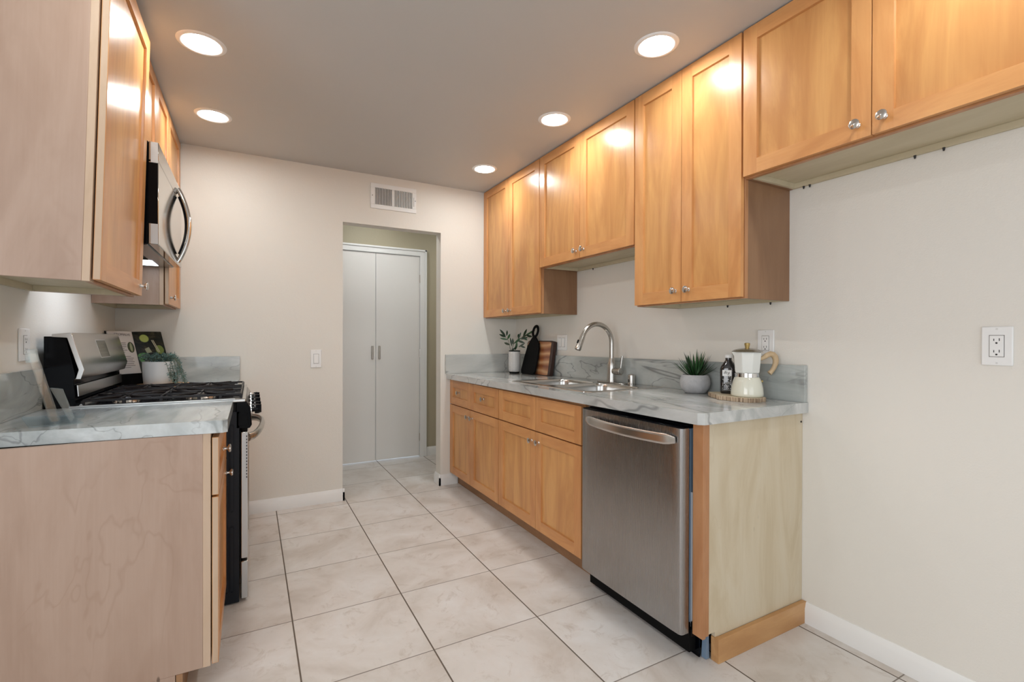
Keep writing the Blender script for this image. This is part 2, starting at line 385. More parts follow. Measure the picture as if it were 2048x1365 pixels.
# unseen windows behind the camera, added as openings for the fill light
w1 = MB().box(-1.85, 1.25, -3.27, -3.21, .3, .36).box(-1.85, 1.25, -3.27, -3.21, 2.29, 2.35).box(-1.85, -1.79, -3.27, -3.21, .36, 2.29).box(1.19, 1.25, -3.27, -3.21, .36, 2.29).box(-.33, -.27, -3.27, -3.21, .36, 2.29)
struct('added_window_1', w1, 'trim')
w2 = MB().box(-2.68, -2.62, -2.05, .25, .5, .56).box(-2.68, -2.62, -2.05, .25, 2.19, 2.25).box(-2.68, -2.62, -2.05, -1.99, .56, 2.19).box(-2.68, -2.62, .19, .25, .56, 2.19)
struct('added_window_2', w2, 'trim')

# ================================================================== ceiling lights
def ceiling_light(x, y, label):
    t = thing('recessed_light', (x, y, H), label, 'ceiling light', 'round recessed ceiling lights')
    MB().lathe([(.067, -.001), (.070, -.004), (.078, -.006), (.088, -.004), (.092, 0), (.067, 0)], (x, y, H), 40, cap=False).build('trim_ring', 'white', t)
    MB().lathe([(.0, -.0025), (.067, -.0025), (.067, -.0005), (0, -.0005)], (x, y, H), 40).build('lens', 'lens', t, label='glowing white lens')
ceiling_light(-.183, 2.405, 'lit round recessed ceiling light above the stove side, nearer and larger of that pair')
ceiling_light(-.186, 3.150, 'lit round recessed ceiling light above the stove side, farther one beside the far wall')
ceiling_light(1.505, 1.490, 'lit round recessed ceiling light, largest and nearest of the sink-side row')
ceiling_light(1.507, 2.267, 'lit round recessed ceiling light, middle of the three along the sink-side cabinets')
ceiling_light(1.499, 3.171, 'lit round recessed ceiling light, smallest one by the far end of the sink-side cabinets')
ceiling_light(1.0, 4.22, 'added unseen ceiling light that brightens the hallway beyond the doorway')  # hidden above the header, added to lift the closet door
ceiling_light(2.2, 4.22, 'added unseen ceiling light farther right, also brightening the hallway')  # second hidden hallway lamp, added for more light on the door
ceiling_light(1.505, .45, 'lit round recessed ceiling light behind the view, above the empty right wall')
ceiling_light(-.183, 1.45, 'lit round recessed ceiling light behind the view, in front of the left cabinets')

# ================================================================== cabinets
def make_knob(px, parent, nx, y, z):
    """mushroom knob; nx = outward direction along x"""
    pr = [(.0, 0), (.0085, 0), (.0085, .002), (.0055, .005), (.0050, .013), (.0075, .017), (.0140, .020), (.0160, .0225), (.0158, .0255), (.0120, .0275), (0, .0285)]
    return MB().lathe(pr, (px, y, z), 20, (nx, 0, 0)).build('knob', 'knobm', parent, loc=(px, y, z))
def door_mesh(nx, xf, y0, y1, z0, z1, rw=.058, t=.019, lab=None, parent=None, name='door', rail=None):
    """shaker door: xf = outer face x, nx = outward sign"""
    m = MB(); xb = xf-nx*t; rl = rail or rw
    m.box(xb, xf, y0, y0+rw, z0, z1, 0).box(xb, xf, y1-rw, y1, z0, z1, 0)
    m.box(xb, xf, y0+rw, y1-rw, z0, z0+rl, 1).box(xb, xf, y0+rw, y1-rw, z1-rl, z1, 1)
    m.box(xb+nx*.003, xf-nx*.0100, y0+rw, y1-rw, z0+rl, z1-rl, 2)
    # small sticking bevel round the panel
    e = .0018; a0, a1, c0, c1 = y0+rw, y1-rw, z0+rl, z1-rl; xp, xo = xf-nx*.0100, xf-nx*.0020
    m.hexa([(xp, a0, c0), (xp, a0+e, c0), (xp, a0+e, c1), (xp, a0, c1), (xo, a0, c0), (xo, a0+.0005, c0), (xo, a0+.0005, c1), (xo, a0, c1)], 0)
    m.hexa([(xp, a1-e, c0), (xp, a1, c0), (xp, a1, c1), (xp, a1-e, c1), (xo, a1-.0005, c0), (xo, a1, c0), (xo, a1, c1), (xo, a1-.0005, c1)], 0)
    m.hexa([(xp, a0, c0), (xp, a1, c0), (xp, a1, c0+e), (xp, a0, c0+e), (xo, a0, c0), (xo, a1, c0), (xo, a1, c0+.0005), (xo, a0, c0+.0005)], 1)
    m.hexa([(xp, a0, c1-e), (xp, a1, c1-e), (xp, a1, c1), (xp, a0, c1), (xo, a0, c1-.0005), (xo, a1, c1-.0005), (xo, a1, c1), (xo, a0, c1)], 1)
    if nx > 0: m.box(xb+nx*.0015, xf-nx*.0015, y0-.0008, y0, z0+.0015, z1-.0015, 3)
    return m.build(name, ['wood_v', 'wood_y', 'wood_p', 'edge'], parent, loc=(xf, (y0+y1)/2, z0), bevel=.0012, seg=2, label=lab)
def wall_cab(side, y0, y1, z0, z1, doors, label, knobs, sidemat='side_dk', face=.3222, group=None, dz=0, pale=False, screws=False):
    nx = -1 if side > 0 else 1; xw = XR if side > 0 else XL
    X = lambda d: xw + nx*d
    t = thing('wall_cabinet', (X(.15), (y0+y1)/2, z0), label, 'cabinet', group)
    bd = face-(.0215 if side > 0 else .0240)
    m = MB()
    m.box(X(.001), X(bd-.019), y0, y0+.015, z0, z1, 0).box(X(.001), X(bd-.019), y1-.015, y1, z0, z1, 0)
    m.box(X(.001), X(bd-.019), y0+.015, y1-.015, z0+.022, z0+.034, 2).box(X(.001), X(bd-.019), y0+.015, y1-.015, z1-.015, z1, 2)
    m.box(X(.001), X(.015), y0+.015, y1-.015, z0, z0+.022, 2).box(X(.001), X(.006), y0+.015, y1-.015, z0+.034, z1-.015, 2)
    m.box(X(.015), X(bd-.019), y0+.015, y0+.029, z0+.001, z0+.022, 2).box(X(.015), X(bd-.019), y1-.029, y1-.015, z0+.001, z0+.022, 2)
    fm = 3 if pale else 1
    m.box(X(bd-.019), X(bd), y0, y0+.04, z0, z1, fm).box(X(bd-.019), X(bd), y1-.04, y1, z0, z1, 1)
    m.box(X(bd-.019), X(bd), y0+.04, y1-.04, z0, z0+.04, 1).box(X(bd-.019), X(bd), y0+.04, y1-.04, z1-.04, z1, 1)
    if len(doors) > 2: m.box(X(bd-.019), X(bd), doors[1]-.02, doors[1]+.02, z0+.04, z1-.04, 1)
    m.build('body', [sidemat, 'frame', 'under', 'edge'], t, bevel=.0008, seg=1)
    if screws:
        for yy in screws:
            MB().lathe([(0, -.012), (.003, -.010), (.0045, 0), (0, 0)], (X(.012), yy, z0), 8).build('screw', 'dark', t)
    for i in range(len(doors)-1):
        a, c = doors[i]+.0015, doors[i+1]-.0015
        if i == 0: a = y0+.004
        if i == len(doors)-2: c = y1-.004
        d = door_mesh(nx, X(face), a, c, z0+.006+dz, z1-.004, parent=t)
        kk = knobs[i]
        make_knob(X(face), d, nx, kk[0], kk[1])
    return t
G = 'maple wall cabinets'
wall_cab(1, 2.795, 3.690, 1.369, H-.002, (2.795, 3.243, 3.690), 'tall two-door maple wall cabinet in the far right corner over the vase', ((3.205, 1.412), (3.287, 1.412)), group=G)
wall_cab(1, 1.868, 2.794, 1.677, H-.002, (1.868, 2.333, 2.794), 'short two-door maple wall cabinet above the sink faucet', ((2.296, 1.730), (2.372, 1.730)), group=G, screws=(2.05, 2.6))
wall_cab(1, 1.251, 1.867, 1.360, H-.002, (1.251, 1.560, 1.867), 'tall narrow two-door maple wall cabinet above the coffee pot', ((1.517, 1.418), (1.593, 1.418)), group=G, screws=(1.33, 1.55))
wall_cab(1, .336, 1.250, 1.840, H-.002, (.336, .793, 1.250), 'short two-door maple wall cabinet nearest on the right, above bare wall', ((.756, 1.890), (.832, 1.890)), group=G, screws=(.72, .80, 1.16, 1.185))
lc = wall_cab(-1, 1.815, 2.425, 1.362, H-.030, (1.815, 2.425), 'large maple wall cabinet with a pale bare side, nearest on the left', ((2.375, 1.405),), 'side', .334, G, pale=True)
lc.rotation_euler = (0, math.radians(1.55), 0)
wall_cab(-1, 2.445, 3.195, 2.015, H-.002, (2.445, 2.820, 3.195), 'short maple wall cabinet directly above the microwave', ((2.785, 2.06), (2.855, 2.06)), 'side', .3285, G)
wall_cab(-1, 3.200, 3.690, 1.374, H-.002, (3.200, 3.690), 'narrow maple wall cabinet between the microwave and the far wall', ((3.24, 1.418),), 'side', .3285, G, pale=True)

def base_cab(side, y0, y1, splits, label, knobs, drawer_knobs, sidemat='side', face=.6235, kickd=.5495, z1=.875, group='maple base cabinets', sink=False):
    nx = -1 if side > 0 else 1; xw = XR if side > 0 else XL
    X = lambda d: xw + nx*d
    t = thing('base_cabinet', (X(.3), (y0+y1)/2, 0), label, 'cabinet', group)
    bd = face-.0225; m = MB()
    m.box(X(.002), X(bd-.022), y0, y0+.015, .098, z1, 0).box(X(.002), X(bd-.022), y1-.015, y1, .098, z1, 0)
    m.box(X(.002), X(kickd-.02), y0, y0+.015, 0, .098, 0).box(X(.002), X(kickd-.02), y1-.015, y1, 0, .098, 0)
    m.box(X(.002), X(bd-.022), y0+.015, y1-.015, .098, .112, 2).box(X(.002), X(.008), y0+.015, y1-.015, .112, z1, 2)
    m.box(X(bd-.022), X(bd), y0, y0+.038, .098, z1, 3 if side < 0 else 1).box(X(bd-.022), X(bd), y1-.038, y1, .098, z1, 1)
    m.box(X(bd-.022), X(bd), y0+.038, y1-.038, .098, .13, 1).box(X(bd-.022), X(bd), y0+.038, y1-.038, .645, .68, 1).box(X(bd-.022), X(bd), y0+.038, y1-.038, .845, z1, 1)
    if len(splits) > 2: m.box(X(bd-.022), X(bd), splits[1]-.02, splits[1]+.02, .13, .845, 1)
    m.build('body', [sidemat, 'frame', 'under', 'edge'], t, bevel=.0008, seg=1)
    MB().box(X(kickd-.018), X(kickd), y0, y1, 0, .0975).build('toe_kick', 'kick', t)
    for i in range(len(splits)-1):
        a, c = splits[i]+.0015, splits[i+1]-.0015
        if i == 0: a = y0+.003
        if i == len(splits)-2: c = y1-.003
        d = door_mesh(nx, X(face), a, c, .102, .660, parent=t)
        make_knob(X(face), d, nx, *knobs[i])
        dr = door_mesh(nx, X(face), a, c, .667, .860, parent=t, name='drawer', rail=.058)
        if drawer_knobs[i]: make_knob(X(face), dr, nx, *drawer_knobs[i])
    return t
base_cab(1, 2.812, 3.690, (2.812, 3.272, 3.690), 'maple base cabinet with two knobbed drawers, in the far right corner', ((3.235, .606), (3.310, .606)), ((3.040, .770), (3.490, .770)), z1=.8655)
base_cab(1, 1.909, 2.811, (1.909, 2.345, 2.811), 'maple base cabinet under the sink with plain drawer fronts without knobs', ((2.308, .605), (2.384, .605)), (None, None), sink=True, z1=.872)
base_cab(-1, 1.880, 2.466, (1.880, 2.466), 'maple base cabinet with pale bare side at the lower left', ((2.40, .612),), ((2.16, .765),), face=.6275, kickd=.5275)
base_cab(-1, 3.236, 3.690, (3.236, 3.690), 'narrow maple base cabinet between the stove and the far wall', ((3.28, .612),), ((3.46, .765),), face=.6275, kickd=.5275)

# end panel that closes off the dishwasher
t = thing('dishwasher_end_panel', (1.75, 1.21, 0), 'pale birch end panel with orange maple edge and toe board, right of the dishwasher', 'cabinet panel')
MB().prism([(1.474, .108), (1.510, .108), (1.510, 0), (XR-.001, 0), (XR-.001, .880), (1.474, .880)], 'y', 1.192, 1.208).build('side_panel', 'endp', t)
MB().box(1.441, 1.457, 1.190, 1.2365, .098, .880).box(1.4571, 1.474, 1.190, 1.236, .104, .880).build('edge_stile', 'frame', t, bevel=.001, label='orange maple front edge strip')
MB().box(1.505, XR-.002, 1.172, 1.190, 0, .089).box(1.505, 1.523, 1.190, 1.206, 0, .089).build('toe_board', 'toe', t, bevel=.001, label='orange maple toe board')
for z in (.845,): MB().cyl((2.045, 1.1915, z), (2.045, 1.1895, z), .004, n=10).build('screw', 'dark', t)

# ================================================================== worktops
def top_right():
    t = thing('countertop', (1.73, 2.4, zc(2.4)), 'long grey veined stone countertop around the sink, with backsplash', 'countertop')
    th = .043; xf, y0, y1 = 1.4045, 1.168, 3.692
    m = MB(); hx0, hx1, hy0, hy1 = 1.515, 2.005, 1.955, 2.745
    c = .018
    # sink cut-out: four slabs
    m.prism([(xf+c, y0), (XR-.001, y0), (XR-.001, hy0), (xf, hy0), (xf, y0+c)], 'z', -th, 0)
    m.box(xf, XR-.001, hy1, y1, -th, 0).box(xf, hx0, hy0, hy1, -th, 0).box(hx1, XR-.001, hy0, hy1, -th, 0)
    bmesh.ops.remove_doubles(m.bm, verts=m.bm.verts, dist=1e-5)
    m.shear_z(lambda co: zc(co.y)); m.build('slab', 'stone', t)
    s = MB().box(XR-.022, XR-.001, y0+.004, y1, 0, .156).shear_z(lambda co: zc(co.y)); s.build('backsplash', 'stone_s', t, bevel=.0015)
    s = MB().box(1.392, XR-.022, y1-.020, y1, 0, .156).shear_z(lambda co: zc(co.y)); s.build('backsplash', 'stone_b', t, bevel=.0015)
top_right()
t = thing('countertop', (-.4, 2.17, .914), 'short grey stone countertop with acrylic stand, left of the stove', 'countertop')
m = MB(); xf = -.069
m.prism([(XL+.001, 1.915), (-.30, 1.889), (xf-.014, 1.868), (xf, 1.880), (xf, 2.468), (XL+.001, 2.468)], 'z', .876, .918)
m.build('slab', 'stone_l', t)
MB().box(XL+.001, XL+.022, 1.925, 2.468, .918, 1.076).build('backsplash', 'stone_s', t, bevel=.0015)
t = thing('countertop', (-.4, 3.46, .914), 'small grey stone countertop in the far left corner with backsplash', 'countertop')
MB().box(XL+.001, xf, 3.234, 3.692, .876, .914).build('slab', 'stone_l', t, bevel=.002)
MB().box(XL+.001, XL+.022, 3.234, 3.692, .914, 1.074).build('backsplash', 'stone_s', t, bevel=.0015)
MB().box(XL+.022, -.064, 3.672, 3.692, .914, 1.074).build('backsplash', 'stone_b', t, bevel=.0015)

# ================================================================== sink
def sink():
    t = thing('sink', (1.76, 2.35, zc(2.35)), 'double-bowl stainless steel drop-in sink in the grey countertop', 'sink')
    z = lambda co: zc(co.y)
    x0, x1, y0, y1 = 1.490, 2.034, 1.930, 2.770
    bowls = ((1.530, 1.905, 1.972, 2.330), (1.530, 1.905, 2.368, 2.728))
    m = MB(); bm = m.bm
    def loop(r, zz): return [bm.verts.new((a, c, zz)) for a, c in r]
    # rim: grid of strips round two rounded bowls
    outer = rnd_rect(x0, x1, y0, y1, .05, 6)
    om, ot, oi = loop(outer, 0.0003), loop(rnd_rect(x0+.004, x1-.004, y0+.004, y1-.004, .048, 6), .0035), loop(rnd_rect(x0+.012, x1-.012, y0+.012, y1-.012, .042, 6), .0022)
    n = len(om)
    for a, b2 in ((om, ot), (ot, oi)):
        for i in range(n): m._q([a[i], a[(i+1) % n], b2[(i+1) % n], b2[i]], 0)
    edges = []
    def ed(L):
        for i in range(len(L)):
            e = bm.edges.get((L[i], L[(i+1) % len(L)])) or bm.edges.new((L[i], L[(i+1) % len(L)])); edges.append(e)
    ed(oi); tops = []
    for bx in bowls:
        L = loop(rnd_rect(bx[0], bx[1], bx[2], bx[3], .06, 6), .0022); ed(L); tops.append((L, bx))
    bmesh.ops.triangle_fill(bm, use_beauty=True, use_dissolve=False, edges=edges)
    # remove the faces filling the bowls
    kill = [f for f in bm.faces if abs(f.calc_center_median().z-.0022) < 1e-4 and any(b3[0]+.004 < f.calc_center_median().x < b3[1]-.004 and b3[2]+.004 < f.calc_center_median().y < b3[3]-.004 and all(v in set(L3) for v in f.verts) for L3, b3 in tops)]
    bmesh.ops.delete(bm, geom=kill, context='FACES_ONLY')
    m.shear_z(z); m.build('rim', 'steel_s', t, smooth=50)
    for bx in bowls:
        q = MB(); rs = []
        for ins, zz, rr in ((0, .0022, .06), (.004, -.004, .058), (.006, -.02, .057), (.016, -.165, .052), (.03, -.180, .045), (.06, -.185, .03)):
            rs.append([(a, c, zz) for a, c in rnd_rect(bx[0]+ins, bx[1]-ins, bx[2]+ins, bx[3]-ins, rr, 6)])
        q.rings(rs, cap=False); q._q([v for v in list(q.bm.verts)[-28:]], 0)
        q.lathe([(.0, -.1835), (.018, -.1835), (.022, -.182), (.036, -.181), (.040, -.1835)], ((bx[0]+bx[1])/2, (bx[2]+bx[3])/2, 0), 20, cap=False)
        q.shear_z(z); q.build('bowl', 'steel_s', t, smooth=50)
sink()
# ---- faucet
fy, fx = 2.312, 1.966; fz = zc(fy)+.0025
t = thing('faucet', (fx, fy, fz), 'brushed nickel gooseneck pull-down kitchen faucet behind the sink', 'faucet')
m = MB(); m.prism(rnd_rect(fx-.027, fx+.027, fy-.125, fy+.125, .026, 6), 'z', fz, fz+.006); m.build('deck_plate', 'nickel', t, bevel=.002)
MB().lathe([(.031, .006), (.031, .012), (.0285, .03), (.0275, .09), (.0265, .115), (.020, .14), (.0155, .155), (.0155, .16)], (fx, fy, fz), 28).build('base', 'nickel', t)
pts = [(fx, fy, fz+.15), (fx, fy, fz+.20), (fx, fy, 1.165)]
for k in range(1, 20):
    a = math.radians(155*k/19); pts.append((fx-.115+.115*math.cos(a), fy, 1.170+.115*math.sin(a)))
e = Vector(pts[-1]); dv = Vector((-math.sin(math.radians(155)), 0, math.cos(math.radians(155)))); pts.append(tuple(e+dv*.012))
MB().tube(pts, .0148, 18, up=(0, 1, 0)).build('spout', 'nickel', t)
s0 = e+dv*.010; MB().lathe([(.0155, 0), (.0165, .012), (.0180, .05), (.0195, .082), (.0175, .088), (0, .088)], s0, 22, dv).build('spray_head', 'nickel', t)
pp = s0+dv*.03+Vector((-.017, 0, .006)); MB().cyl(pp, pp+dv*.02, .006, .005, 10).build('spray_button', 'blackmat', t)
MB().cyl((fx, fy-.02, fz+.075), (fx+.002, fy-.085, fz+.075), .0205, .0215, 22).build('handle_hub', 'nickel', t, bevel=.002)
MB().tube([(fx+.008, fy-.072, fz+.085), (fx+.012, fy-.073, fz+.12), (fx+.020, fy-.074, fz+.168)], .0055, 10, radii=[.0055, .006, .0075], up=(0, 1, 0)).build('lever', 'nickel', t)
ag = (2.000, 2.172, zc(2.17)+.003)
t = thing('air_gap_cap', ag, 'small cylindrical nickel cap standing right of the faucet', 'sink fitting')
MB().lathe([(.027, 0), (.027, .003), (.0215, .005), (.0215, .048), (.020, .056), (.014, .060), (0, .061)], ag, 24).build('cap', 'nickel', t)
MB().box(ag[0]-.018, ag[0]-.0225, ag[1]-.004, ag[1]+.004, ag[2]+.012, ag[2]+.03).build('vent_slot', 'dark', t)

# ================================================================== dishwasher
t = thing('dishwasher', (1.6, 1.546, 0), 'stainless steel dishwasher with curved bar handle, between sink cabinet and end panel', 'dishwasher')
pf = [(1.428, 1.850), (1.400, 1.850), (1.3925, 1.847), (1.3885, 1.838), (1.3868, 1.80), (1.3855, 1.70), (1.385, 1.546), (1.3855, 1.39), (1.3868, 1.29), (1.3885, 1.255), (1.3925, 1.246), (1.400, 1.243), (1.428, 1.243)]
MB().prism(pf, 'z', .100, .862).build('door_panel', 'steel', t, smooth=50, bevel=0)
MB().prism([(1.3945, 1.246), (1.56, 1.246), (1.56, 1.847), (1.3945, 1.847)], 'z', .8625, .866).box(1.432, 1.50, 1.255, 1.84, .866, .871).build('control_strip', 'black', t, bevel=.001, label='glossy black top control strip')
hp = []
for k in range(25):
    f = k/24; y = 1.800-f*.535; hp.append((1.3815-.030*math.sin(PI*f)**.75-.003, y, .818-.004*math.sin(PI*f)))
sec = [(.0065*math.cos(a)*(1 if math.cos(a) > 0 else 1), .021*math.sin(a)) for a in [2*PI*k/16 for k in range(16)]]
sec = [(max(-.006, min(.006, a*1.4)), b2) for a, b2 in sec]
MB().sweep(hp, sec, (0, 0, 1), scale=[.55+.45*min(1, min(k, 24-k)/1.5) for k in range(25)]).build('handle', 'steel_h', t)
for yy in (1.768, 1.298): MB().box(1.375, 1.3885, yy-.012, yy+.012, .806, .828).build('handle_post', 'steel_h', t, bevel=.002)
MB().box(1.4285, 1.436, 1.248, 1.845, .105, .855).build('inner_door', 'blackmat', t)
ins = plain('blue_grey_plastic_liner', (.18, .26, .36), .35)
M['liner'] = ins; M['foil'] = plain('white_insulation_sheet', (.55, .58, .62), .3)
MB().box(1.437, 2.03, 1.252, 1.842, .13, .858).build('tub', 'liner', t, bevel=.004, label='blue-grey plastic tub edge')
MB().box(1.448, 1.62, 1.243, 1.2515, .115, .62).build('insulation', 'foil', t, label='white insulation sheet')
MB().box(1.440, 2.02, 1.250, 1.845, .02, .128).build('base_pan', 'blackmat', t)
MB().box(1.474, 1.480, 1.233, 1.846, .001, .112).box(1.440, 1.474, 1.2375, 1.2425, .085, .14).build('kick_plate', 'black', t, label='black kick plate')
lz = MB(); random.seed(4)
lz.prism([(1.485, .002), (1.503, .002), (1.500, .10), (1.492, .11), (1.488, .05)], 'y', 1.2115, 1.232)
lz.prism([(1.482, .085), (1.50, .08), (1.497, .105), (1.484, .11)], 'y', 1.215, 1.231)
lz.build('plastic_skirt', 'liner', t)

# ================================================================== range (stove)
YN, YF = 2.474, 3.228
def stove():
    t = thing('gas_range', (-.35, 2.85, 0), 'stainless and black gas range with cast iron grates under the microwave', 'stove')
    # body with embossed near side
    m = MB().box(-.655, -.046, YN+.004, YF-.004, .012, .905)
    m.build('body', 'black', t, bevel=.003)
    sp = MB().box(-.60, -.046, YN, YN+.004, .006, .862, 0)
    for cx in (-.0745, -.0945, -.1145):
        for z0, z1 in ((.42, .80), (.06, .345)):
            sp.prism([(cx-.005, z0), (cx+.005, z0), (cx+.005, z1), (cx-.005, z1)], 'y', YN-.0025, YN, 0)
            sp.tube([(cx-.006, YN-.001, z0), (cx-.006, YN-.001, z1), (cx, YN-.001, z1+.007), (cx+.006, YN-.001, z1), (cx+.006, YN-.001, z0), (cx, YN-.001, z0-.007)], .0022, 6, up=(0, 1, 0), closed=True)
    sp.build('side_panel', 'blacktex', t, label='textured black side panel with raised ribs')
    for (x, y) in ((-.075, 2.51), (-.075, 3.19), (-.60, 2.51), (-.60, 3.19)):
        MB().lathe([(.018, 0), (.018, .008), (.010, .010), (.010, .013)], (x, y, 0), 12).build('foot', 'blackmat', t)
    # oven door
    d = MB().box(-.040, -.010, YN+.004, YF-.004, .196, .770).build('oven_door', 'steel_h', t, bevel=.004)
    MB().box(-.0445, -.040, YN+.003, YF-.003, .190, .776).build('door_liner', 'blackmat', d)
    MB().box(-.0105, -.0085, YN+.10, YF-.10, .29, .62).build('door_window', 'lcd', d, bevel=.001)
    MB().box(-.034, -.013, YN+.0025, YN+.004, .200, .765).build('door_edge', 'satin', d, label='pale silver near edge of the door')
    v = MB()
    for k in range(14): v.box(-.0185, -.0145, YN+.0015, YN+.0026, .745-k*.0142, .753-k*.0142)
    v.build('vent_slots', 'dark', d)
    hp = []
    for k in range(25):
        f = k/24; hp.append((-.009+.062*math.sin(PI*f)**.55, YN+.055+f*(YF-YN-.11), .735+.018*math.sin(PI*f)))
    MB().sweep(hp, [(.012*math.cos(a), .019*math.sin(a)) for a in [2*PI*k/14 for k in range(14)]], (0, 0, 1)).build('handle', 'nickel', d, label='bowed satin metal handle')
    # near bow end of the handle seen from the side
    dr = MB().box(-.040, -.010, YN+.004, YF-.004, .014, .184).build('storage_drawer', 'steel_h', t, bevel=.004)
    MB().box(-.036, -.013, YN+.0025, YN+.004, .018, .180).build('drawer_edge', 'satin', dr)
    # control fascia
    m = MB().prism([(-.060, .785), (-.004, .785), (.004, .80), (-.002, .880), (-.018, .908), (-.060, .908)], 'y', YN, YF)
    m.build('control_fascia', 'black', t, bevel=.004)
    MB().prism([(-.050, .80), (-.010, .80), (-.014, .855), (-.050, .855)], 'y', YN-.002, YN).build('fascia_cap', 'black', t, bevel=.001)
    nrm = Vector((.996, 0, .087)).normalized()
    for k, y in enumerate((2.56, 2.68, 2.85, 3.02, 3.14)):
        c = Vector((.000, y, .858))
        kb = MB().lathe([(.026, 0), (.026, .004), (.012, .006), (.012, .014), (.0215, .015), (.0225, .030), (.020, .038), (0, .039)], c, 24, nrm).build('burner_knob', 'black', t, loc=c)
        MB().lathe([(.0262, .0), (.0262, .0035), (.0235, .0036)], c, 24, nrm, cap=False).build('knob_ring', 'chrome', kb)
        g = MB(); u = Vector((0, 0, 1)); g.hexa([tuple(c+nrm*a+Vector((0, s1, 0))+u*s2) for a in (.036, .044) for s1, s2 in ((-.004, -.019), (.004, -.019), (.004, .019), (-.004, .019))]).build('knob_grip', 'black', kb, bevel=.001)
    # cooktop sheet
    m = MB().box(-.625, -.020, YN, YF, .905, .921)
    m.build('cooktop', 'steel_s', t, bevel=.004)
    MB().box(-.60, -.045, YN+.035, YF-.035, .9212, .9225).build('cooktop_well', 'black', t, bevel=.001)
    MB().box(-.624, -.062, YN-.006, YN+.010, .9182, .9235).build('side_trim', 'satin', t, bevel=.0012, label='bright silver strip along the countertop joint')
    burn = ((-.47, 2.60, .038), (-.20, 2.60, .046), (-.335, 2.85, .05), (-.47, 3.10, .038), (-.20, 3.10, .046))
    for x, y, r in burn:
        bb = MB().lathe([(r*1.25, 0), (r*1.2, .006), (r, .008), (r, .012), (0, .012)], (x, y, .9222), 24).build('burner', 'nickel', t, loc=(x, y, .9222))
        MB().lathe([(r*.92, .0122), (r*.95, .016), (r*.85, .019), (0, .019)], (x, y, .9222), 24).build('burner_cap', 'iron', bb)
    # three cast iron grates
    zt = .948
    def bar(m, p, q, w=.0055, h=.006):
        p, q = Vector(p), Vector(q); dd = (q-p).normalized(); sd = Vector((-dd.y, dd.x, 0)).normalized()*w*.5 if abs(dd.z) < .9 else Vector((w*.5, 0, 0))
        m.hexa([tuple(a+b2+Vector((0, 0, c))) for a, b2, c in ((p, -sd, -h), (q, -sd, -h), (q, sd, -h), (p, sd, -h), (p, -sd*.7, 0), (q, -sd*.7, 0), (q, sd*.7, 0), (p, sd*.7, 0))])
    for (ya, yb, cs2) in ((2.500, 2.722, ((-.47, 2.60), (-.20, 2.60))), (2.734, 2.966, ((-.335, 2.85),)), (2.978, 3.200, ((-.47, 3.10), (-.20, 3.10)))):
        m = MB(); xa, xb = -.590, -.040; zb = zt-.004
        for p, q in (((xa, ya), (xb, ya)), ((xa, yb), (xb, yb)), ((xa, ya), (xa, yb)), ((xb, ya), (xb, yb))): bar(m, (*p, zb), (*q, zb), .008, .009)
        ym = (ya+yb)/2
        for cx, cy in cs2:
            for ang in range(0, 360, 45 if len(cs2) == 2 else 30):
                a = math.radians(ang); dx, dy = math.cos(a), math.sin(a)
                L = 9
                if dx > 1e-6: L = min(L, (min(xb, cx+.135 if len(cs2) == 2 else xb)-cx)/dx)
                if dx < -1e-6: L = min(L, (max(xa, cx-.135 if len(cs2) == 2 else xa)-cx)/dx)
                if dy > 1e-6: L = min(L, (yb-cy)/dy)
                if dy < -1e-6: L = min(L, (ya-cy)/dy)
                bar(m, (cx+dx*.022, cy+dy*.022, zt), (cx+dx*L, cy+dy*L, zt-.001), .0085, .010)
        if len(cs2) == 2: bar(m, (-.335, ya, zt), (-.335, yb, zt), .008, .009)
        for px in (xa, -.46, -.335, -.20, -.12, xb):
            for py in (ya, yb):
                m.prism([(px-.006, py-.005), (px+.006, py-.005), (px+.006, py+.005), (px-.006, py+.005)], 'z', .9225, zb-.004)
        m.build('grate', 'iron', t, bevel=.001, seg=1)
    # backguard
    body = [(-.700, .905), (-.603, .905), (-.606, .945), (-.612, 1.022), (-.606, 1.040), (-.634, 1.190), (-.680, 1.198), (-.700, 1.198)]
    MB().prism(body, 'y', YN+.004, YF-.004).build('backguard_body', 'black', t, bevel=.002)
    sh = [(-.676, 1.196), (-.676, 1.207), (-.619, 1.213), (-.579, 1.067), (-.590, 1.029), (-.606, 1.030), (-.597, 1.066), (-.631, 1.193)]
    MB().prism(sh, 'y', YN+.001, YF-.001).build('control_hood', 'steel_h', t, bevel=.0012, label='angled brushed stainless control hood')
    MB().prism([(-.6035, .960), (-.600, .960), (-.603, 1.004), (-.6065, 1.004)], 'y', YN+.02, YF-.01).build('riser_strip', 'steel_h', t)
    MB().prism([(-.601, .9225), (-.588, .9225), (-.594, .930)], 'y', YN+.02, YF-.01).build('riser_bead', 'satin', t)
    q = Vector((.9649, 0, .2626)); dn = Vector((.2626, 0, -.9649))
    P = Vector((-.6105, 0, 1.182))
    m = MB(); bz = MB()
    def quad(mb, y0, y1, a0, a1, h0, h1): mb.hexa([tuple(P+dn*a+q*h+Vector((0, y, 0))) for h in (h0, h1) for y, a in ((y0, a0), (y1, a0), (y1, a1), (y0, a1))])
    quad(m, 2.772, 2.922, 0, .079, -.002, .0008); m.build('display', 'lcd', t)
    quad(bz, 2.770, 2.924, -.002, .081, -.003, .0004); bz.build('display_bezel', 'satin', t)
    for j in range(3):
        for i in range(4 - (j == 0)):
            k = MB(); quad(k, 2.790+i*.032, 2.797+i*.032, .026+j*.016, .0272+j*.016, .0005, .0010); k.build('display_mark', 'pale', t)
stove()

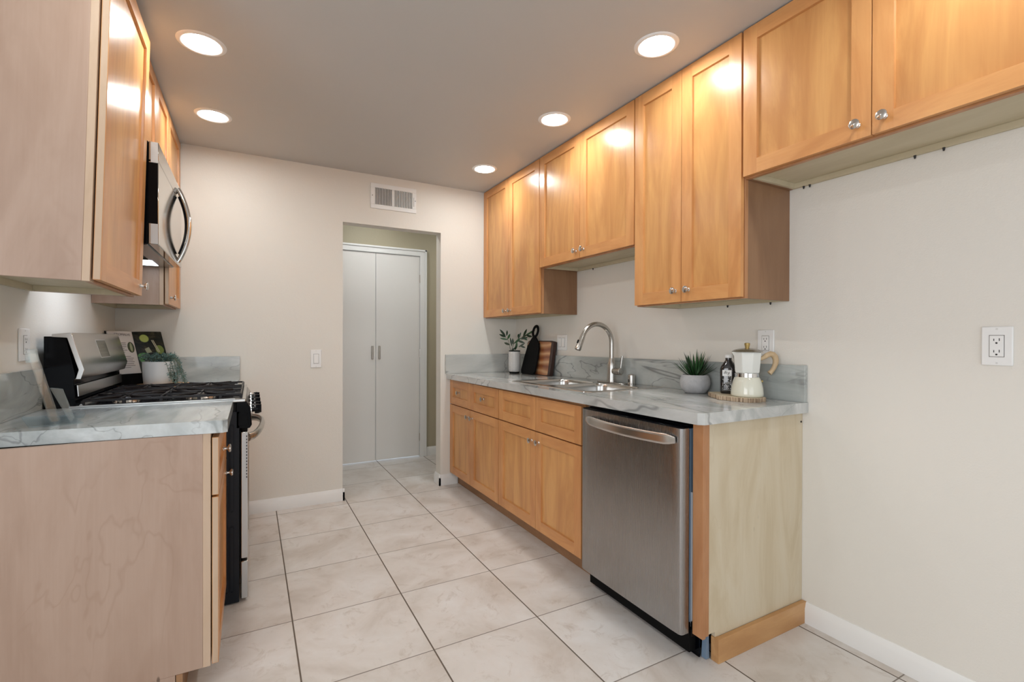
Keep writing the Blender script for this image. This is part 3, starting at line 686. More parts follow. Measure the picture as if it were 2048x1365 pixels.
# ================================================================== microwave
def microwave():
    y0, y1, z0, z1 = 2.446, 3.194, 1.580, 2.005
    t = thing('microwave', (-.5, 2.82, z0), 'over-the-range stainless microwave with chrome bow handle, lit underneath', 'microwave')
    MB().box(XL+.002, -.372, y0, y1, z0, z1).build('case', 'black', t, bevel=.002)
    # door slab, mirror-like steel
    d = MB().box(-.3715, -.337, y0+.001, y1-.001, z0+.001, 1.925).build('door', 'chromed', t, bevel=.003)
    MB().box(-.3715, -.337, y0+.001, y1-.001, 1.9265, z1-.001).build('vent_panel', 'chromed', t, bevel=.003)
    for a, c in ((1.918, z1-.003), (z0+.003, 1.665)):
        MB().box(-.3625, -.3385, y0-.0012, y0+.001, a, c).build('end_cap', 'satin', t, label='pale silver corner cap')
    MB().box(-.3716, -.339, y0-.0006, y0+.001, 1.666, 1.917).build('door_side', 'black', t)
    v = MB()
    for k in range(10): v.box(-.36+.0, -.340, y0+.06+k*.065, y0+.10+k*.065, z1-.0012, z1+.0012)
    v.build('top_louvres', 'dark', t)
    hy = 3.03; pts = []
    for k in range(29):
        f = k/28; pts.append((-.336+.050*math.sin(PI*f)**.85, hy, 1.590+.382*f))
    MB().sweep(pts, [(.013*math.cos(a), .012*math.sin(a)) for a in [2*PI*k/14 for k in range(14)]], (1, 0, 0)).build('handle', 'chrome', d, label='bowed chrome handle')
    MB().sweep([(p[0]-.011, p[1], p[2]) for p in pts[3:-3]], [(.012*math.cos(a), .009*math.sin(a)) for a in [2*PI*k/10 for k in range(10)]], (1, 0, 0)).build('handle_grip', 'black', d)
    # underside
    u = MB().box(XL+.01, -.375, y0+.01, y1-.01, z0-.004, z0+.001).build('underside_plate', 'steel_u', t)
    MB().box(-.51, -.43, 2.93, 3.12, z0-.0055, z0-.004).build('task_light_lens', 'tasklens', t, label='glowing cooktop light')
    MB().box(-.59, -.53, 2.63, 2.73, z0-.0055, z0-.004).build('task_light_lens', 'tasklens', t, label='glowing cooktop light')
    g = MB()
    for yy in (2.76, 2.81, 2.86): g.box(-.62, -.44, yy, yy+.035, z0-.0065, z0-.004)
    g.build('grease_filter', 'blackmat', t)
M['chromed'] = steel('mirror_steel_door', (.50, .485, .46), .08, 'z', .004, .02)
M['steel_u'] = steel('underside_steel', (.30, .30, .30), .22, 'y')
microwave()

# ================================================================== wall plates
def plate(nx, wall_c, axis, c, z0, z1, w, gang, kind, label):
    """c = centre along the wall; axis 'y' for side walls, 'x' for far wall"""
    t = None
    def bx(mb, a0, a1, b0, b1, d0, d1):
        if axis == 'y': mb.box(wall_c+nx*d0, wall_c+nx*d1, a0, a1, b0, b1)
        else: mb.box(a0, a1, wall_c+nx*d0, wall_c+nx*d1, b0, b1)
        return mb
    loc = (wall_c, c, (z0+z1)/2) if axis == 'y' else (c, wall_c, (z0+z1)/2)
    nm = 'light_switch' if kind == 'switch' else 'wall_outlet'
    t = thing(nm, loc, label, 'switch' if kind == 'switch' else 'outlet')
    bx(MB(), c-w/2, c+w/2, z0, z1, 0, .0065).build('cover_plate', 'white', t, bevel=.0035)
    zm = (z0+z1)/2
    for g in range(gang):
        gc = c + (g-(gang-1)/2)*.046
        rim = bx(MB(), gc-.0178, gc+.0178, zm-.0345, zm+.0345, .006, .0068).build('rim_gap', 'ventgrey', t)
        f = bx(MB(), gc-.0165, gc+.0165, zm-.033, zm+.033, .0065, .0085 if kind != 'switch' else .010).build('rocker' if kind == 'switch' else 'receptacle', 'white', t, bevel=.0015)
        if kind != 'switch':
            for zz in (zm+.016, zm-.020):
                s = MB(); bx(s, gc-.0075, gc-.0055, zz, zz+.0085, .008, .0088); bx(s, gc+.0050, gc+.0070, zz, zz+.007, .008, .0088)
                ax = (nx, 0, 0) if axis == 'y' else (0, nx, 0)
                cc = (wall_c+nx*.008, gc, zz-.0065) if axis == 'y' else (gc, wall_c+nx*.008, zz-.0065)
                s.lathe([(.0028, 0), (.0028, .0009), (0, .0009)], cc, 10, ax); s.build('socket_slots', 'dark', f)
    for zz in (z0+.008, z1-.008):
        cc = (wall_c+nx*.0064, c, zz) if axis == 'y' else (c, wall_c+nx*.0064, zz)
        MB().lathe([(.003, 0), (.0028, .0006), (0, .0006)], cc, 10, (nx, 0, 0) if axis == 'y' else (0, nx, 0)).build('screw', 'ivory', t)
plate(-1, XR, 'y', .589, 1.112, 1.235, .074, 1, 'outlet', 'white wall outlet alone on the bare right wall')
plate(-1, XR, 'y', 1.357, 1.115, 1.237, .080, 1, 'outlet', 'white wall outlet behind the moka coffee pot')
plate(-1, XR, 'y', 2.980, 1.110, 1.227, .125, 2, 'switch', 'white double switch plate between cutting boards and faucet')
plate(-1, D, 'x', .411, .985, 1.113, .073, 1, 'switch', 'white light switch on the far wall left of the doorway')
plate(1, XL, 'y', 2.362, 1.108, 1.226, .090, 1, 'outlet', 'white wall outlet beside the stove on the left wall')

# vent
t = thing('air_vent', (.97, D, 2.28), 'white metal air register above the doorway', 'vent')
x0, x1, z0, z1 = .793, 1.147, 2.184, 2.375
m = MB().box(x0, x1, D-.008, D, z0, z0+.032).box(x0, x1, D-.008, D, z1-.032, z1).box(x0, x0+.034, D-.008, D, z0+.032, z1-.032).box(x1-.034, x1, D-.008, D, z0+.032, z1-.032).box(.957, .969, D-.008, D, z0+.032, z1-.032)
m.build('frame', 'white', t, bevel=.002)
MB().box(x0+.03, x1-.03, D-.0015, D-.0005, z0+.03, z1-.03).build('duct_shadow', 'ventgrey', t)
fn = MB()
for a, c, s in ((x0+.034, .957, 1), (.969, x1-.034, -1)):
    n = 11
    for k in range(n):
        xx = a + (k+.5)*(c-a)/n
        fn.hexa([(xx-.0012, D-.007, z0+.032), (xx+.0012, D-.007, z0+.032), (xx+.0012+s*.004, D-.0016, z0+.032), (xx-.0012+s*.004, D-.0016, z0+.032),
                 (xx-.0012, D-.007, z1-.032), (xx+.0012, D-.007, z1-.032), (xx+.0012+s*.004, D-.0016, z1-.032), (xx-.0012+s*.004, D-.0016, z1-.032)])
fn.build('louvres', 'white', t)
MB().box(x1-.022, x1-.018, D-.014, D-.008, 2.235, 2.305).build('damper_lever', 'ivory', t)
for xx in (x0+.013, x1-.009): MB().cyl((xx, D-.0075, 2.28), (xx, D-.0095, 2.28), .0035, n=10).build('screw', 'ventgrey', t)

# ================================================================== right counter objects
M['ceram'] = plain('white_ceramic', (.72, .71, .69), .3)
M['leaf'] = plain('dark_green_leaf', (.012, .038, .012), .4)
M['leaf2'] = plain('fresh_green_leaf', (.025, .095, .025), .4)
M['leaf3'] = plain('grey_green_leaf', (.14, .23, .20), .6)
M['stem'] = plain('brown_green_stem', (.09, .10, .05), .6)
M['soil'] = plain('dark_soil', (.02, .015, .01), .9, bmp=1, bs=200)
# vase with branch
vx, vy = 1.907, 3.452; vz = zc(vy)
vt = thing('vase', (vx, vy, vz), 'slim white dimpled ceramic vase with black rim and base by the cutting boards', 'vase')
m, nt, b = mat('dimpled_white_ceramic'); b.inputs['Base Color'].default_value = (.74, .73, .71, 1); b.inputs['Roughness'].default_value = .35
vo = N(nt, 'ShaderNodeTexVoronoi', {'Vector': coords(nt, rnd=False), 'Scale': 75, 'Randomness': .1}).outputs[0]; bump(nt, b, vo, .8, .004)
cz = mixc(nt, ramp(nt, vo, [(.0, (1, 1, 1)), (.35, (0, 0, 0))]), (.66, .65, .63), (.84, .83, .81)); nt.links.new(cz, b.inputs['Base Color'])
M['dimple'] = m
MB().lathe([(.040, .014), (.0465, .022), (.049, .040), (.049, .150), (.047, .176), (.0465, .180)], (vx, vy, vz), 40, cap=False).build('vase_body', 'dimple', vt)
MB().lathe([(0, 0), (.039, 0), (.041, .004), (.0425, .014), (0, .0145)], (vx, vy, vz), 40).build('vase_foot', 'blackmat', vt)
MB().lathe([(.0465, .180), (.047, .187), (.044, .188), (.043, .16), (0, .16)], (vx, vy, vz), 40, cap=False).build('vase_rim', 'blackmat', vt)
bt = thing('leafy_branch', (vx, vy, vz+.162), 'dark green olive-like sprig standing in the white vase', 'plant')
sx = Vector((.878, -.479, 0)); up = Vector((0, 0, 1)); fw = Vector((.479, .878, 0)); B0 = Vector((vx, vy, vz+.155))
def P3(a, h, d=0): return B0 + sx*a + up*h + fw*d
def branch(ctrl, r0=.0026):
    MB().tube([P3(*c) for c in ctrl], r0, 7, up=fw, radii=[r0*(1-.6*i/(len(ctrl)-1)) for i in range(len(ctrl))]).build('stem', 'stem', bt)
K = 1/245.0   # metres per photo pixel at the vase, used for the sprig's proportions
def q(px, py, d=0): return ((px-1029)*K, (704-py)*K+.02, d)
branch([(0, 0, 0), q(1021, 702), q(1019, 690), q(1016, 679), q(1010, 672)])
branch([(0, 0, 0), q(1023, 702), q(1028, 686), q(1036, 678), q(1046, 673), q(1060, 666)])
lv = [((1016, 679), (999, 676)), ((1012, 674), (998, 668)), ((1011, 672), (999, 658)), ((1013, 672), (1014, 660)), ((1015, 678), (1020, 667)), ((1020, 690), (1008, 685)),
      ((1024, 693), (1020, 674)), ((1026, 689), (1025, 676)), ((1028, 687), (1041, 676)), ((1036, 678), (1042, 664)), ((1037, 676), (1037, 667)), ((1046, 673), (1054, 657)),
      ((1050, 671), (1066, 662)), ((1052, 670), (1065, 673)), ((1034, 680), (1050, 686)), ((1050, 686), (1037, 694)), ((1032, 698), (1034, 684)), ((1040, 678), (1056, 674)),
      ((1043, 675), (1056, 668)), ((1022, 703), (1029, 696)), ((1045, 674), (1055, 680)), ((1041, 692), (1051, 695)), ((1030, 700), (1032, 691)), ((1057, 667), (1070, 660))]
m = MB(); random.seed(3)
for i, (a, c) in enumerate(lv):
    pa, pc = P3(*q(*a, random.uniform(-.01, .01))), P3(*q(*c, random.uniform(-.03, .02)))
    m.leaf(pa, pc, .019 if i % 3 else .015, nrm=-fw + Vector((random.uniform(-.4, .4), 0, random.uniform(-.3, .3))), bend=random.uniform(-.003, .003), mi=1 if i % 4 == 0 else 0)
m.build('leaves', ['leaf', 'leaf2'], bt)
# boards leaning on the right wall
def lean_pts(outline, X0, slope, z0, n0, th):
    """outline (y,z); plane X = X0 + slope*(z-z0); returns front and back rings"""
    nrm = Vector((1, 0, -slope)).normalized()
    fr = [Vector((X0+slope*(z-z0), y, z)) for y, z in outline]; return fr, [p+nrm*th for p in fr]
m, nt, b = mat('live_edge_walnut_board')
v = N(nt, 'ShaderNodeTexCoord').outputs['Object']
w = N(nt, 'ShaderNodeTexWave', {'Vector': N(nt, 'ShaderNodeMapping', {'Vector': v, 'Scale': (2, 2, 6)}).outputs[0], 'Scale': .8, 'Distortion': 5, 'Detail': 3}, bands_direction='Z').outputs[1]
sepz = N(nt, 'ShaderNodeSeparateXYZ', {0: v}).outputs
base = ramp(nt, w, [(0, (.24, .075, .03)), (.3, (.36, .14, .055)), (.7, (.46, .21, .09)), (1, (.62, .36, .19))])
nt.links.new(base, b.inputs['Base Color']); b.inputs['Roughness'].default_value = .28
M['walnut'] = m
M['walnut_dk'] = wood('dark_bark_edge', (.055, .018, .008), (.03, .01, .005), (.02, .006, .003), 'z', rough=.35)
zb = zc(3.2)
fr, bk = lean_pts([(3.030, zb+.004), (3.05, zb), (3.40, zb), (3.41, zb+.01), (3.418, zb+.25), (3.40, zb+.268), (3.055, zb+.268), (3.03, zb+.262)], 1.972, .15, zb, 0, .034)
t = thing('cutting_board', (1.99, 3.2, zb), 'reddish brown wooden cutting board with dark live edge leaning on the wall', 'cutting board')
inset = [Vector((p.x + .15*(.004 if p.z < 1.0 else -.008), p.y + (.026 if p.y < 3.1 else -.012), p.z + (.004 if p.z < 1.0 else -.008))) for p in fr]
m = MB(); m.rings([bk, fr], 0); m.build('board', 'walnut_dk', t, bevel=.004)
nn = Vector((1, 0, -.15)).normalized(); m = MB(); m.rings([[p+nn*.004 for p in inset], [p-nn*.0006 for p in inset]]); m.build('board_face', 'walnut', t, bevel=.0004, label='polished brown striped face')
# black paddle board
t = thing('paddle_board', (1.95, 3.3, zb), 'matte black paddle serving board with ring handle, in front of the wooden board', 'serving board')
z0b = zc(3.3); S1, X1 = .205, 1.932
ol = [(3.400, z0b+.03), (3.390, z0b+.008), (3.37, z0b), (3.22, z0b), (3.200, z0b+.008), (3.186, z0b+.03), (3.184, z0b+.12), (3.190, z0b+.21), (3.204, z0b+.25), (3.240, z0b+.278), (3.262, z0b+.296), (3.275, z0b+.305), (3.30, z0b+.305), (3.315, z0b+.296), (3.335, z0b+.272), (3.365, z0b+.225), (3.385, z0b+.14)]
fr, bk = lean_pts(ol, X1, S1, z0b, 0, .015)
MB().rings([bk, fr]).build('board', 'blackmat', t, bevel=.003)
ring = []
for k in range(28):
    a = 2*PI*k/28; y, z = 3.288+.037*math.cos(a), z0b+.343+.042*math.sin(a); ring.append((X1+S1*(z-z0b)+.007, y, z))
MB().sweep(ring, [(.012*math.cos(a), .0085*math.sin(a)) for a in [2*PI*k/10 for k in range(10)]], (1, 0, -.2), closed=True).build('ring_handle', 'blackmat', t)

# succulent
px, py = 1.957, 1.668; pz = zc(py)
pt = thing('plant_pot', (px, py, pz), 'rounded pale grey concrete bowl pot beside the dark bottle', 'plant pot')
m, nt, b = mat('pale_concrete'); v = coords(nt, rnd=False)
nt.links.new(ramp(nt, noise(nt, v, 18, 5, .5, .7), [(.35, (.40, .40, .41)), (.65, (.52, .52, .53))]), b.inputs['Base Color']); b.inputs['Roughness'].default_value = .8; bump(nt, b, noise(nt, v, 150, 3), .3, .001)
M['concrete'] = m
MB().lathe([(0, 0), (.042, 0), (.052, .004), (.067, .026), (.0725, .048), (.070, .072), (.063, .090), (.060, .092), (.057, .090), (.057, .080), (0, .080)], (px, py, pz), 44).build('bowl', 'concrete', pt, smooth=50)
MB().lathe([(.0565, .081), (.03, .085), (0, .086)], (px, py, pz), 24).build('soil', 'soil', pt)
st = thing('spiky_succulent', (px, py, pz+.083), 'spiky dark green succulent growing in the concrete bowl', 'plant')
m = MB(); random.seed(11)
for k in range(96):
    a = random.uniform(0, 2*PI); tilt = random.uniform(.05, 1.0)**.8*1.05; L = random.uniform(.085, .142)*(1.05-.22*tilt)
    b0 = Vector((px+.022*math.cos(a)*tilt, py+.022*math.sin(a)*tilt, pz+.082))
    dr = Vector((math.sin(tilt)*math.cos(a), math.sin(tilt)*math.sin(a), math.cos(tilt)))
    tp = b0+dr*L
    if tp.x > XR-.03: tp.x = XR-.03-random.uniform(0, .02)
    m.leaf(b0, tp, random.uniform(.006, .0105), nrm=Vector((-math.cos(a)*math.cos(tilt), -math.sin(a)*math.cos(tilt), math.sin(tilt))), bend=-.004, mi=k % 2, seg=6)
m.build('leaves', ['leaf', 'leaf2'], st)

# wood slice coaster
sz = zc(1.40); m = MB(); random.seed(5); out = []
for k in range(72):
    a = 2*PI*k/72; r = 1 + .03*math.sin(5*a)+.02*math.sin(11*a+1)+random.uniform(-.012, .012)
    L = .150 if math.sin(a) > 0 else .122; Wd = .088 if math.sin(a) < .3 else .074
    out.append((1.897+Wd*r*math.cos(a) + .012*math.sin(a), 1.385+L*r*math.sin(a)))
th = .0185
mm, nt, b = mat('bark_edge'); v = coords(nt, (1, 1, .05), False)
nt.links.new(ramp(nt, noise(nt, v, 190, 4, .3, .7), [(.38, (.12, .07, .04)), (.5, (.42, .31, .21)), (.64, (.56, .45, .33))]), b.inputs['Base Color']); b.inputs['Roughness'].default_value = .85
bump(nt, b, noise(nt, v, 150, 3), 1, .003); M['bark'] = mm
t = thing('wood_slice', (1.90, 1.41, sz), 'round-edged wood slice board with bark edge under the bottle and moka pot', 'serving board')
MB().rings([[(x, y, sz+.0005) for x, y in out], [(x, y, sz+th) for x, y in out]]).build('slab', 'bark', t, bevel=.0015)
MB().rings([[(1.897+(x-1.897)*.955, 1.385+(y-1.385)*.965, z) for x, y in out] for z in (sz+th-.001, sz+th+.0006)]).build('cut_face', 'endp', t, label='pale cut wood top')
sz2 = sz+th+.0008
# bottle
bx_, by_ = 1.918, 1.447
bo = thing('bottle', (bx_, by_, sz2), 'dark glass flask bottle with white cap and a black and white label', 'bottle')
M['dglass'] = plain('very_dark_glass', (.006, .005, .006), .06, spec=.8)
d2 = Vector((.62, -.785, 0)).normalized(); n2 = Vector((-.785, -.62, 0)).normalized()    # width and facing
def flask(w, dp, z, n=28, pw=.62):
    o = []
    for k in range(n):
        a = 2*PI*k/n; ca, sa = math.cos(a), math.sin(a)
        o.append(Vector((bx_, by_, sz2+z)) + d2*(w*math.copysign(abs(ca)**pw, ca)) + n2*(dp*math.copysign(abs(sa)**pw, sa)))
    return o
MB().rings([flask(.030, .018, 0), flask(.0345, .0215, .004), flask(.0355, .0225, .012), flask(.0355, .0225, .112), flask(.032, .0205, .124, pw=.75), flask(.020, .0165, .142, pw=.9), flask(.0135, .0135, .152, pw=1), flask(.0135, .0135, .168, pw=1)]).build('glass_body', 'dglass', bo, smooth=60)
MB().lathe([(.0155, .163), (.0155, .176), (.0145, .178), (0, .178)], (bx_, by_, sz2), 28).build('cap', 'white', bo, bevel=.0006)
def lab(mb, a0, a1, z0, z1, off=.0005): # patch on facing flat
    C0 = Vector((bx_, by_, sz2)) + n2*(.0226+off)
    mb.hexa([tuple(C0+d2*a+Vector((0, 0, z))+n2*h) for h in (0, .0004) for a, z in ((a0, z0), (a1, z0), (a1, z1), (a0, z1))])
m = MB(); lab(m, -.026, .012, .081, .108); lo_ = m.build('label', 'white', bo, label='white top label with black lettering')
m = MB(); random.seed(2)
for r in range(10):
    for c in range(9):
        if random.random() < .48 and r not in (5,): lab(m, -.0255+c*.0040, -.0230+c*.0040, .076-r*.0058, .0785-r*.0058)
for zz in (.0455, .0505, .017): lab(m, -.026, .010, zz, zz+.0009)
lab(m, .0105, .0115, .012, .080)
m.build('label_pattern', 'white', bo, label='small white dots and boxes pattern')
def text(body, size, loc, xdir, ydir, parent, m, name='lettering', ext=.0002):
    c = bpy.data.curves.new(name, 'FONT'); c.body = body; c.size = size; c.extrude = ext; c.align_x = 'CENTER'
    o = bpy.data.objects.new(name, c); col.objects.link(o); c.materials.append(M[m])
    X_, Y_ = Vector(xdir).normalized(), Vector(ydir).normalized(); Z_ = X_.cross(Y_).normalized()
    mw = Matrix(((X_.x, Y_.x, Z_.x, 0), (X_.y, Y_.y, Z_.y, 0), (X_.z, Y_.z, Z_.z, 0), (0, 0, 0, 1)))
    bpy.context.view_layer.update()
    me = bpy.data.meshes.new_from_object(o.evaluated_get(bpy.context.evaluated_depsgraph_get()))
    bpy.data.objects.remove(o); o = bpy.data.objects.new(name, me); col.objects.link(o)
    o.parent = parent; o.matrix_basis = Matrix.Translation(Vector(loc)-WL[parent.name]) @ mw
    return o
text('ifty', .021, Vector((bx_, by_, sz2+.0895)) + n2*.0236 + d2*(-.008), d2, (0, 0, 1), lo_, 'dark')
# moka pot
mx, my = 1.903, 1.343
mk = thing('moka_pot', (mx, my, sz2), 'cream faceted moka coffee pot with steel band and pale wooden handle', 'coffee pot')
M['cream'] = plain('cream_enamel', (.74, .73, .62), .14, coat=.4)
M['cream2'] = plain('white_enamel', (.76, .77, .73), .18, coat=.3)
M['palewood'] = wood('pale_handle_wood', (.66, .50, .31), (.56, .40, .23), (.40, .27, .15), 'z', rough=.5, figure=3)
M['brassk'] = plain('brass_knob', (.42, .30, .11), .3, .6)
MB().lathe([(0, 0), (.061, 0), (.0655, .004), (.0655, .014), (.063, .038), (.057, .064), (.051, .080), (.047, .084)], (mx, my, sz2), 48, cap=False).build('boiler', 'cream', mk, smooth=50)
MB().lathe([(.046, .083), (.0485, .0845), (.0485, .1005), (.046, .102)], (mx, my, sz2), 40, cap=False).build('steel_band', 'chrome', mk)
cv = Vector((mx, my, 0)); rr = []
for r, z in ((.046, .101), (.050, .1035), (.0515, .108), (.0585, .185), (.0590, .192), (.056, .192)):
    rr.append([(mx+r*math.cos(2*PI*k/8+.25), my+r*math.sin(2*PI*k/8+.25), sz2+z) for k in range(8)])
MB().rings(rr).build('upper_chamber', 'cream2', mk, smooth=20, bevel=.0025)
# spout on the side away from the handle
vsd = Vector((.878, -.479, 0)); sp0 = Vector((mx, my, sz2)) - vsd*.052
MB().rings([[sp0+Vector((0, 0, .150))+vsd*.01, sp0+Vector((0, 0, .152))+fw*.004, sp0+Vector((0, 0, .152))-fw*.004],
            [sp0-vsd*.018+Vector((0, 0, .193)), sp0+vsd*.01+fw*.018+Vector((0, 0, .193)), sp0+vsd*.01-fw*.018+Vector((0, 0, .193))]]).build('spout', 'cream2', mk, bevel=.001)
MB().lathe([(.062, .1925), (.0625, .194), (.052, .2015), (.032, .207), (.010, .2095), (0, .2095)], (mx, my, sz2), 40).build('lid', 'nickel', mk, smooth=50)
MB().lathe([(.008, .2085), (.0085, .212), (.0115, .226), (.0115, .230), (.009, .232), (0, .232)], (mx, my, sz2), 24).build('lid_knob', 'brassk', mk)
hp = [(.052, .163), (.062, .163), (.075, .170), (.088, .179), (.101, .184), (.113, .181), (.121, .172), (.125, .158), (.124, .142), (.117, .124), (.107, .109), (.097, .099)]
hp = [Vector((mx, my, sz2+z)) + vsd*a for a, z in hp]
MB().sweep(hp, [(.010*math.cos(a), .0095*math.sin(a)) for a in [2*PI*k/12 for k in range(12)]], fw, scale=[.75, .85, 1, 1.15, 1.25, 1.3, 1.3, 1.25, 1.15, 1.0, .95, 1.1]).build('handle', 'palewood', mk, smooth=60, label='curved pale wooden handle')
MB().box(0, 0, 0, 0, 0, 0).bm.free()
hg = Vector((mx, my, sz2+.190))+vsd*.060
MB().cyl(hg-fw*.009, hg+fw*.009, .0045, n=10).build('hinge', 'chrome', mk)
va = Vector((.62, -.78, 0)).normalized()*.0555; MB().lathe([(.0055, 0), (.0055, .004), (.003, .007), (0, .007)], Vector((mx, my, sz2+.066))+va, 12, va).build('safety_valve', 'brassk', mk)
fc = Vector((mx, my, sz2+.116))+Vector((-.90, -.43, 0)).normalized()*.0505

# ================================================================== left counter objects
# acrylic stand
t = thing('acrylic_stand', (-.57, 2.1, .918), 'clear acrylic easel stand on the near left countertop', 'stand')
z = .9185
def plateq(pts, th, name):
    m = MB(); a = [Vector(p) for p in pts]; n = (a[1]-a[0]).cross(a[2]-a[0]).normalized()*th
    m.rings([a, [p+n for p in a]]); return m.build(name, 'acrylic', t, bevel=.0008)
plateq([(-.685, 2.225, z), (-.592, 1.975, z), (-.532, 1.982, z), (-.628, 2.232, z)], .004, 'base_plate')
plateq([(-.622, 2.215, z), (-.541, 1.990, z), (-.470, 2.000, z), (-.560, 2.215, z)], .0035, 'base_plate')
plateq([(-.560, 2.035, z+.004), (-.545, 2.060, z+.004), (-.612, 2.100, 1.142), (-.624, 2.072, 1.142)], .006, 'back_strut')
plateq([(-.627, 2.070, 1.112), (-.609, 2.102, 1.112), (-.620, 2.125, 1.152), (-.637, 2.092, 1.152)], .008, 'strut_clip')
plateq([(-.505, 2.010, z+.004), (-.525, 2.120, z+.004), (-.552, 2.110, 1.022), (-.572, 2.075, 1.030)], .004, 'front_strut')
plateq([(-.555, 2.150, z+.001), (-.500, 2.125, z+.001), (-.520, 2.235, z+.001), (-.575, 2.245, z+.001)], .010, 'block')

# round board + pot + trailing plant
M['oak'] = wood('light_oak_board', (.52, .30, .14), (.42, .22, .09), (.28, .14, .05), 'x', rough=.4)
t = thing('round_board', (-.44, 3.375, .9145), 'thin round wooden board under the white trailing plant pot', 'serving board')
MB().lathe([(0, 0), (.128, 0), (.132, .004), (.132, .013), (.129, .016), (0, .016)], (-.44, 3.375, .9145), 44).build('disc', 'oak', t)
gx, gy, gz = -.462, 3.345, .931
pt = thing('plant_pot', (gx, gy, gz), 'white cylindrical ceramic pot on the round wooden board by the stove', 'plant pot')
MB().lathe([(0, 0), (.062, 0), (.067, .004), (.071, .05), (.0735, .125), (.0735, .130), (.068, .130), (.067, .118), (0, .118)], (gx, gy, gz), 44).build('pot', 'ceram', pt, smooth=50)
MB().lathe([(.067, .1185), (0, .122)], (gx, gy, gz), 24, cap=False).build('soil', 'soil', pt)
pl = thing('trailing_plant', (gx, gy, gz+.12), 'grey-green trailing rosemary-like plant spilling from the white pot', 'plant')
random.seed(21); m = MB(); st = MB()
sxl = Vector((.878, -.479, 0))
for k in range(44):
    a = random.uniform(0, 2*PI); c = Vector((gx, gy, gz+.120)) + Vector((math.cos(a), math.sin(a), 0))*random.uniform(.01, .055)
    trail = k < 14
    pts = [c]
    if trail:
        a2 = random.uniform(-.35, .55); dr = (sxl*math.cos(a2) + fw*math.sin(a2)*.8).normalized()
        L = random.uniform(.09, .20); n = 9
        for i in range(1, n+1):
            f = i/n; pts.append(c + dr*min(L*.75, .055+L*f*.45)*min(1, f*2.2) + Vector((0, 0, .030*math.sin(PI*min(1, f*1.6)) - max(0, f-.35)*L*1.05)))
    else:
        dr = Vector((math.cos(a), math.sin(a), 0)); n = 5; L = random.uniform(.04, .07)
        for i in range(1, n+1):
            f = i/n; pts.append(c + dr*L*f*.8 + Vector((0, 0, L*.75*math.sin(PI*f*.75))))
    pts = [Vector((max(p.x, XL+.06), max(3.262, min(p.y, 3.64)), max(p.z, .94))) for p in pts]
    st.tube(pts, .0012, 5)
    for i in range(len(pts)-1):
        for j in range(7):
            f = random.random(); p = pts[i].lerp(pts[i+1], f); dd = Vector((random.gauss(0, 1), random.gauss(0, 1), random.gauss(.1, 1))).normalized()
            if random.random() < .5: dd = (dd + (pts[i+1]-pts[i]).normalized()*.8).normalized()
            m.leaf(p, p+dd*random.uniform(.012, .022), .0038, nrm=(random.random(), random.random(), .5), bend=.002, seg=3, mi=0)
st.build('stems', 'stem', pl); m.build('leaves', ['leaf3'], pl)
# cookbook on black stand
t = thing('cookbook_stand', (-.58, 3.5, .914), 'black easel stand holding the open cookbook behind the plant', 'stand')
zb = .9145
m = MB(); m.prism([(-.690, 3.36), (-.672, 3.345), (-.55, 3.50), (-.40, 3.50), (-.40, 3.522), (-.560, 3.522)], 'z', .955, .972)
m.build('ledge', 'blackmat', t, bevel=.001)
m = MB(); m.prism([(-.688, 3.344), (-.680, 3.339), (-.548, 3.494), (-.40, 3.494), (-.40, 3.499), (-.551, 3.499)], 'z', .915, .990); m.build('front_lip', 'blackmat', t, bevel=.001)
for x, y in ((-.665, 3.375), (-.42, 3.51)): MB().box(x-.008, x+.008, y-.008, y+.008, zb, .955).build('leg', 'blackmat', t)
MB().tube([(-.532, 3.480, .915), (-.532, 3.480, 1.000)], .006, 8, up=(0, 1, 0)).build('post', 'blackmat', t)
def page(mb, a, b2, c, d, th=.004, off=0):
    v = [Vector(p) for p in (a, b2, c, d)]; n = (v[1]-v[0]).cross(v[3]-v[0]).normalized()
    mb.rings([[p+n*off for p in v], [p+n*(off-th) for p in v]])
bk = thing('open_cookbook', (-.58, 3.52, .975), 'open cookbook with a dark photo page, propped in the far left corner', 'book')
zt, zo = 1.232, .974
LT, LS, RT = Vector((-.706, 3.425, zt)), Vector((-.620, 3.560, zt-.002)), Vector((-.482, 3.585, zt))
LB, SB, RB = Vector((-.655, 3.372, zo)), Vector((-.560, 3.500, zo)), Vector((-.420, 3.530, zo))
M['paper'] = plain('page_paper', (.66, .63, .61), .5); M['ink'] = plain('grey_ink', (.16, .15, .16), .6)
m, nt, b = mat('dark_food_photo'); v = coords(nt, rnd=False)
nt.links.new(ramp(nt, noise(nt, v, 14, 4, 1, .6), [(.40, (.006, .008, .004)), (.52, (.020, .018, .008)), (.62, (.05, .042, .02)), (.72, (.03, .05, .015))]), b.inputs['Base Color']); b.inputs['Roughness'].default_value = .4
b.inputs['Specular IOR Level'].default_value = .25
M['photo'] = m
def curve_page(T0, T1, B0_, B1_, bow, name, mt, parent, n=8):
    m = MB(); nn = (T1-T0).cross(B0_-T0).normalized()
    if nn.y > 0: nn = -nn
    rows = []
    for i in range(n+1):
        f = i/n; o_ = nn*bow*math.sin(PI*f); a, b4 = T0.lerp(T1, f)+o_, B0_.lerp(B1_, f)+o_
        rows.append([a, b4, b4-nn*.005, a-nn*.005])
    m.rings(rows); return m.build(name, mt, parent), nn
pgl, nl = curve_page(LT, LS, LB, SB, .006, 'left_page', 'paper', bk)
pgr, nr = curve_page(LS, RT, SB, RB, .004, 'right_page', 'photo', bk)
pgl['label'] = 'white printed recipe page'; pgr['label'] = 'dark food photograph page'
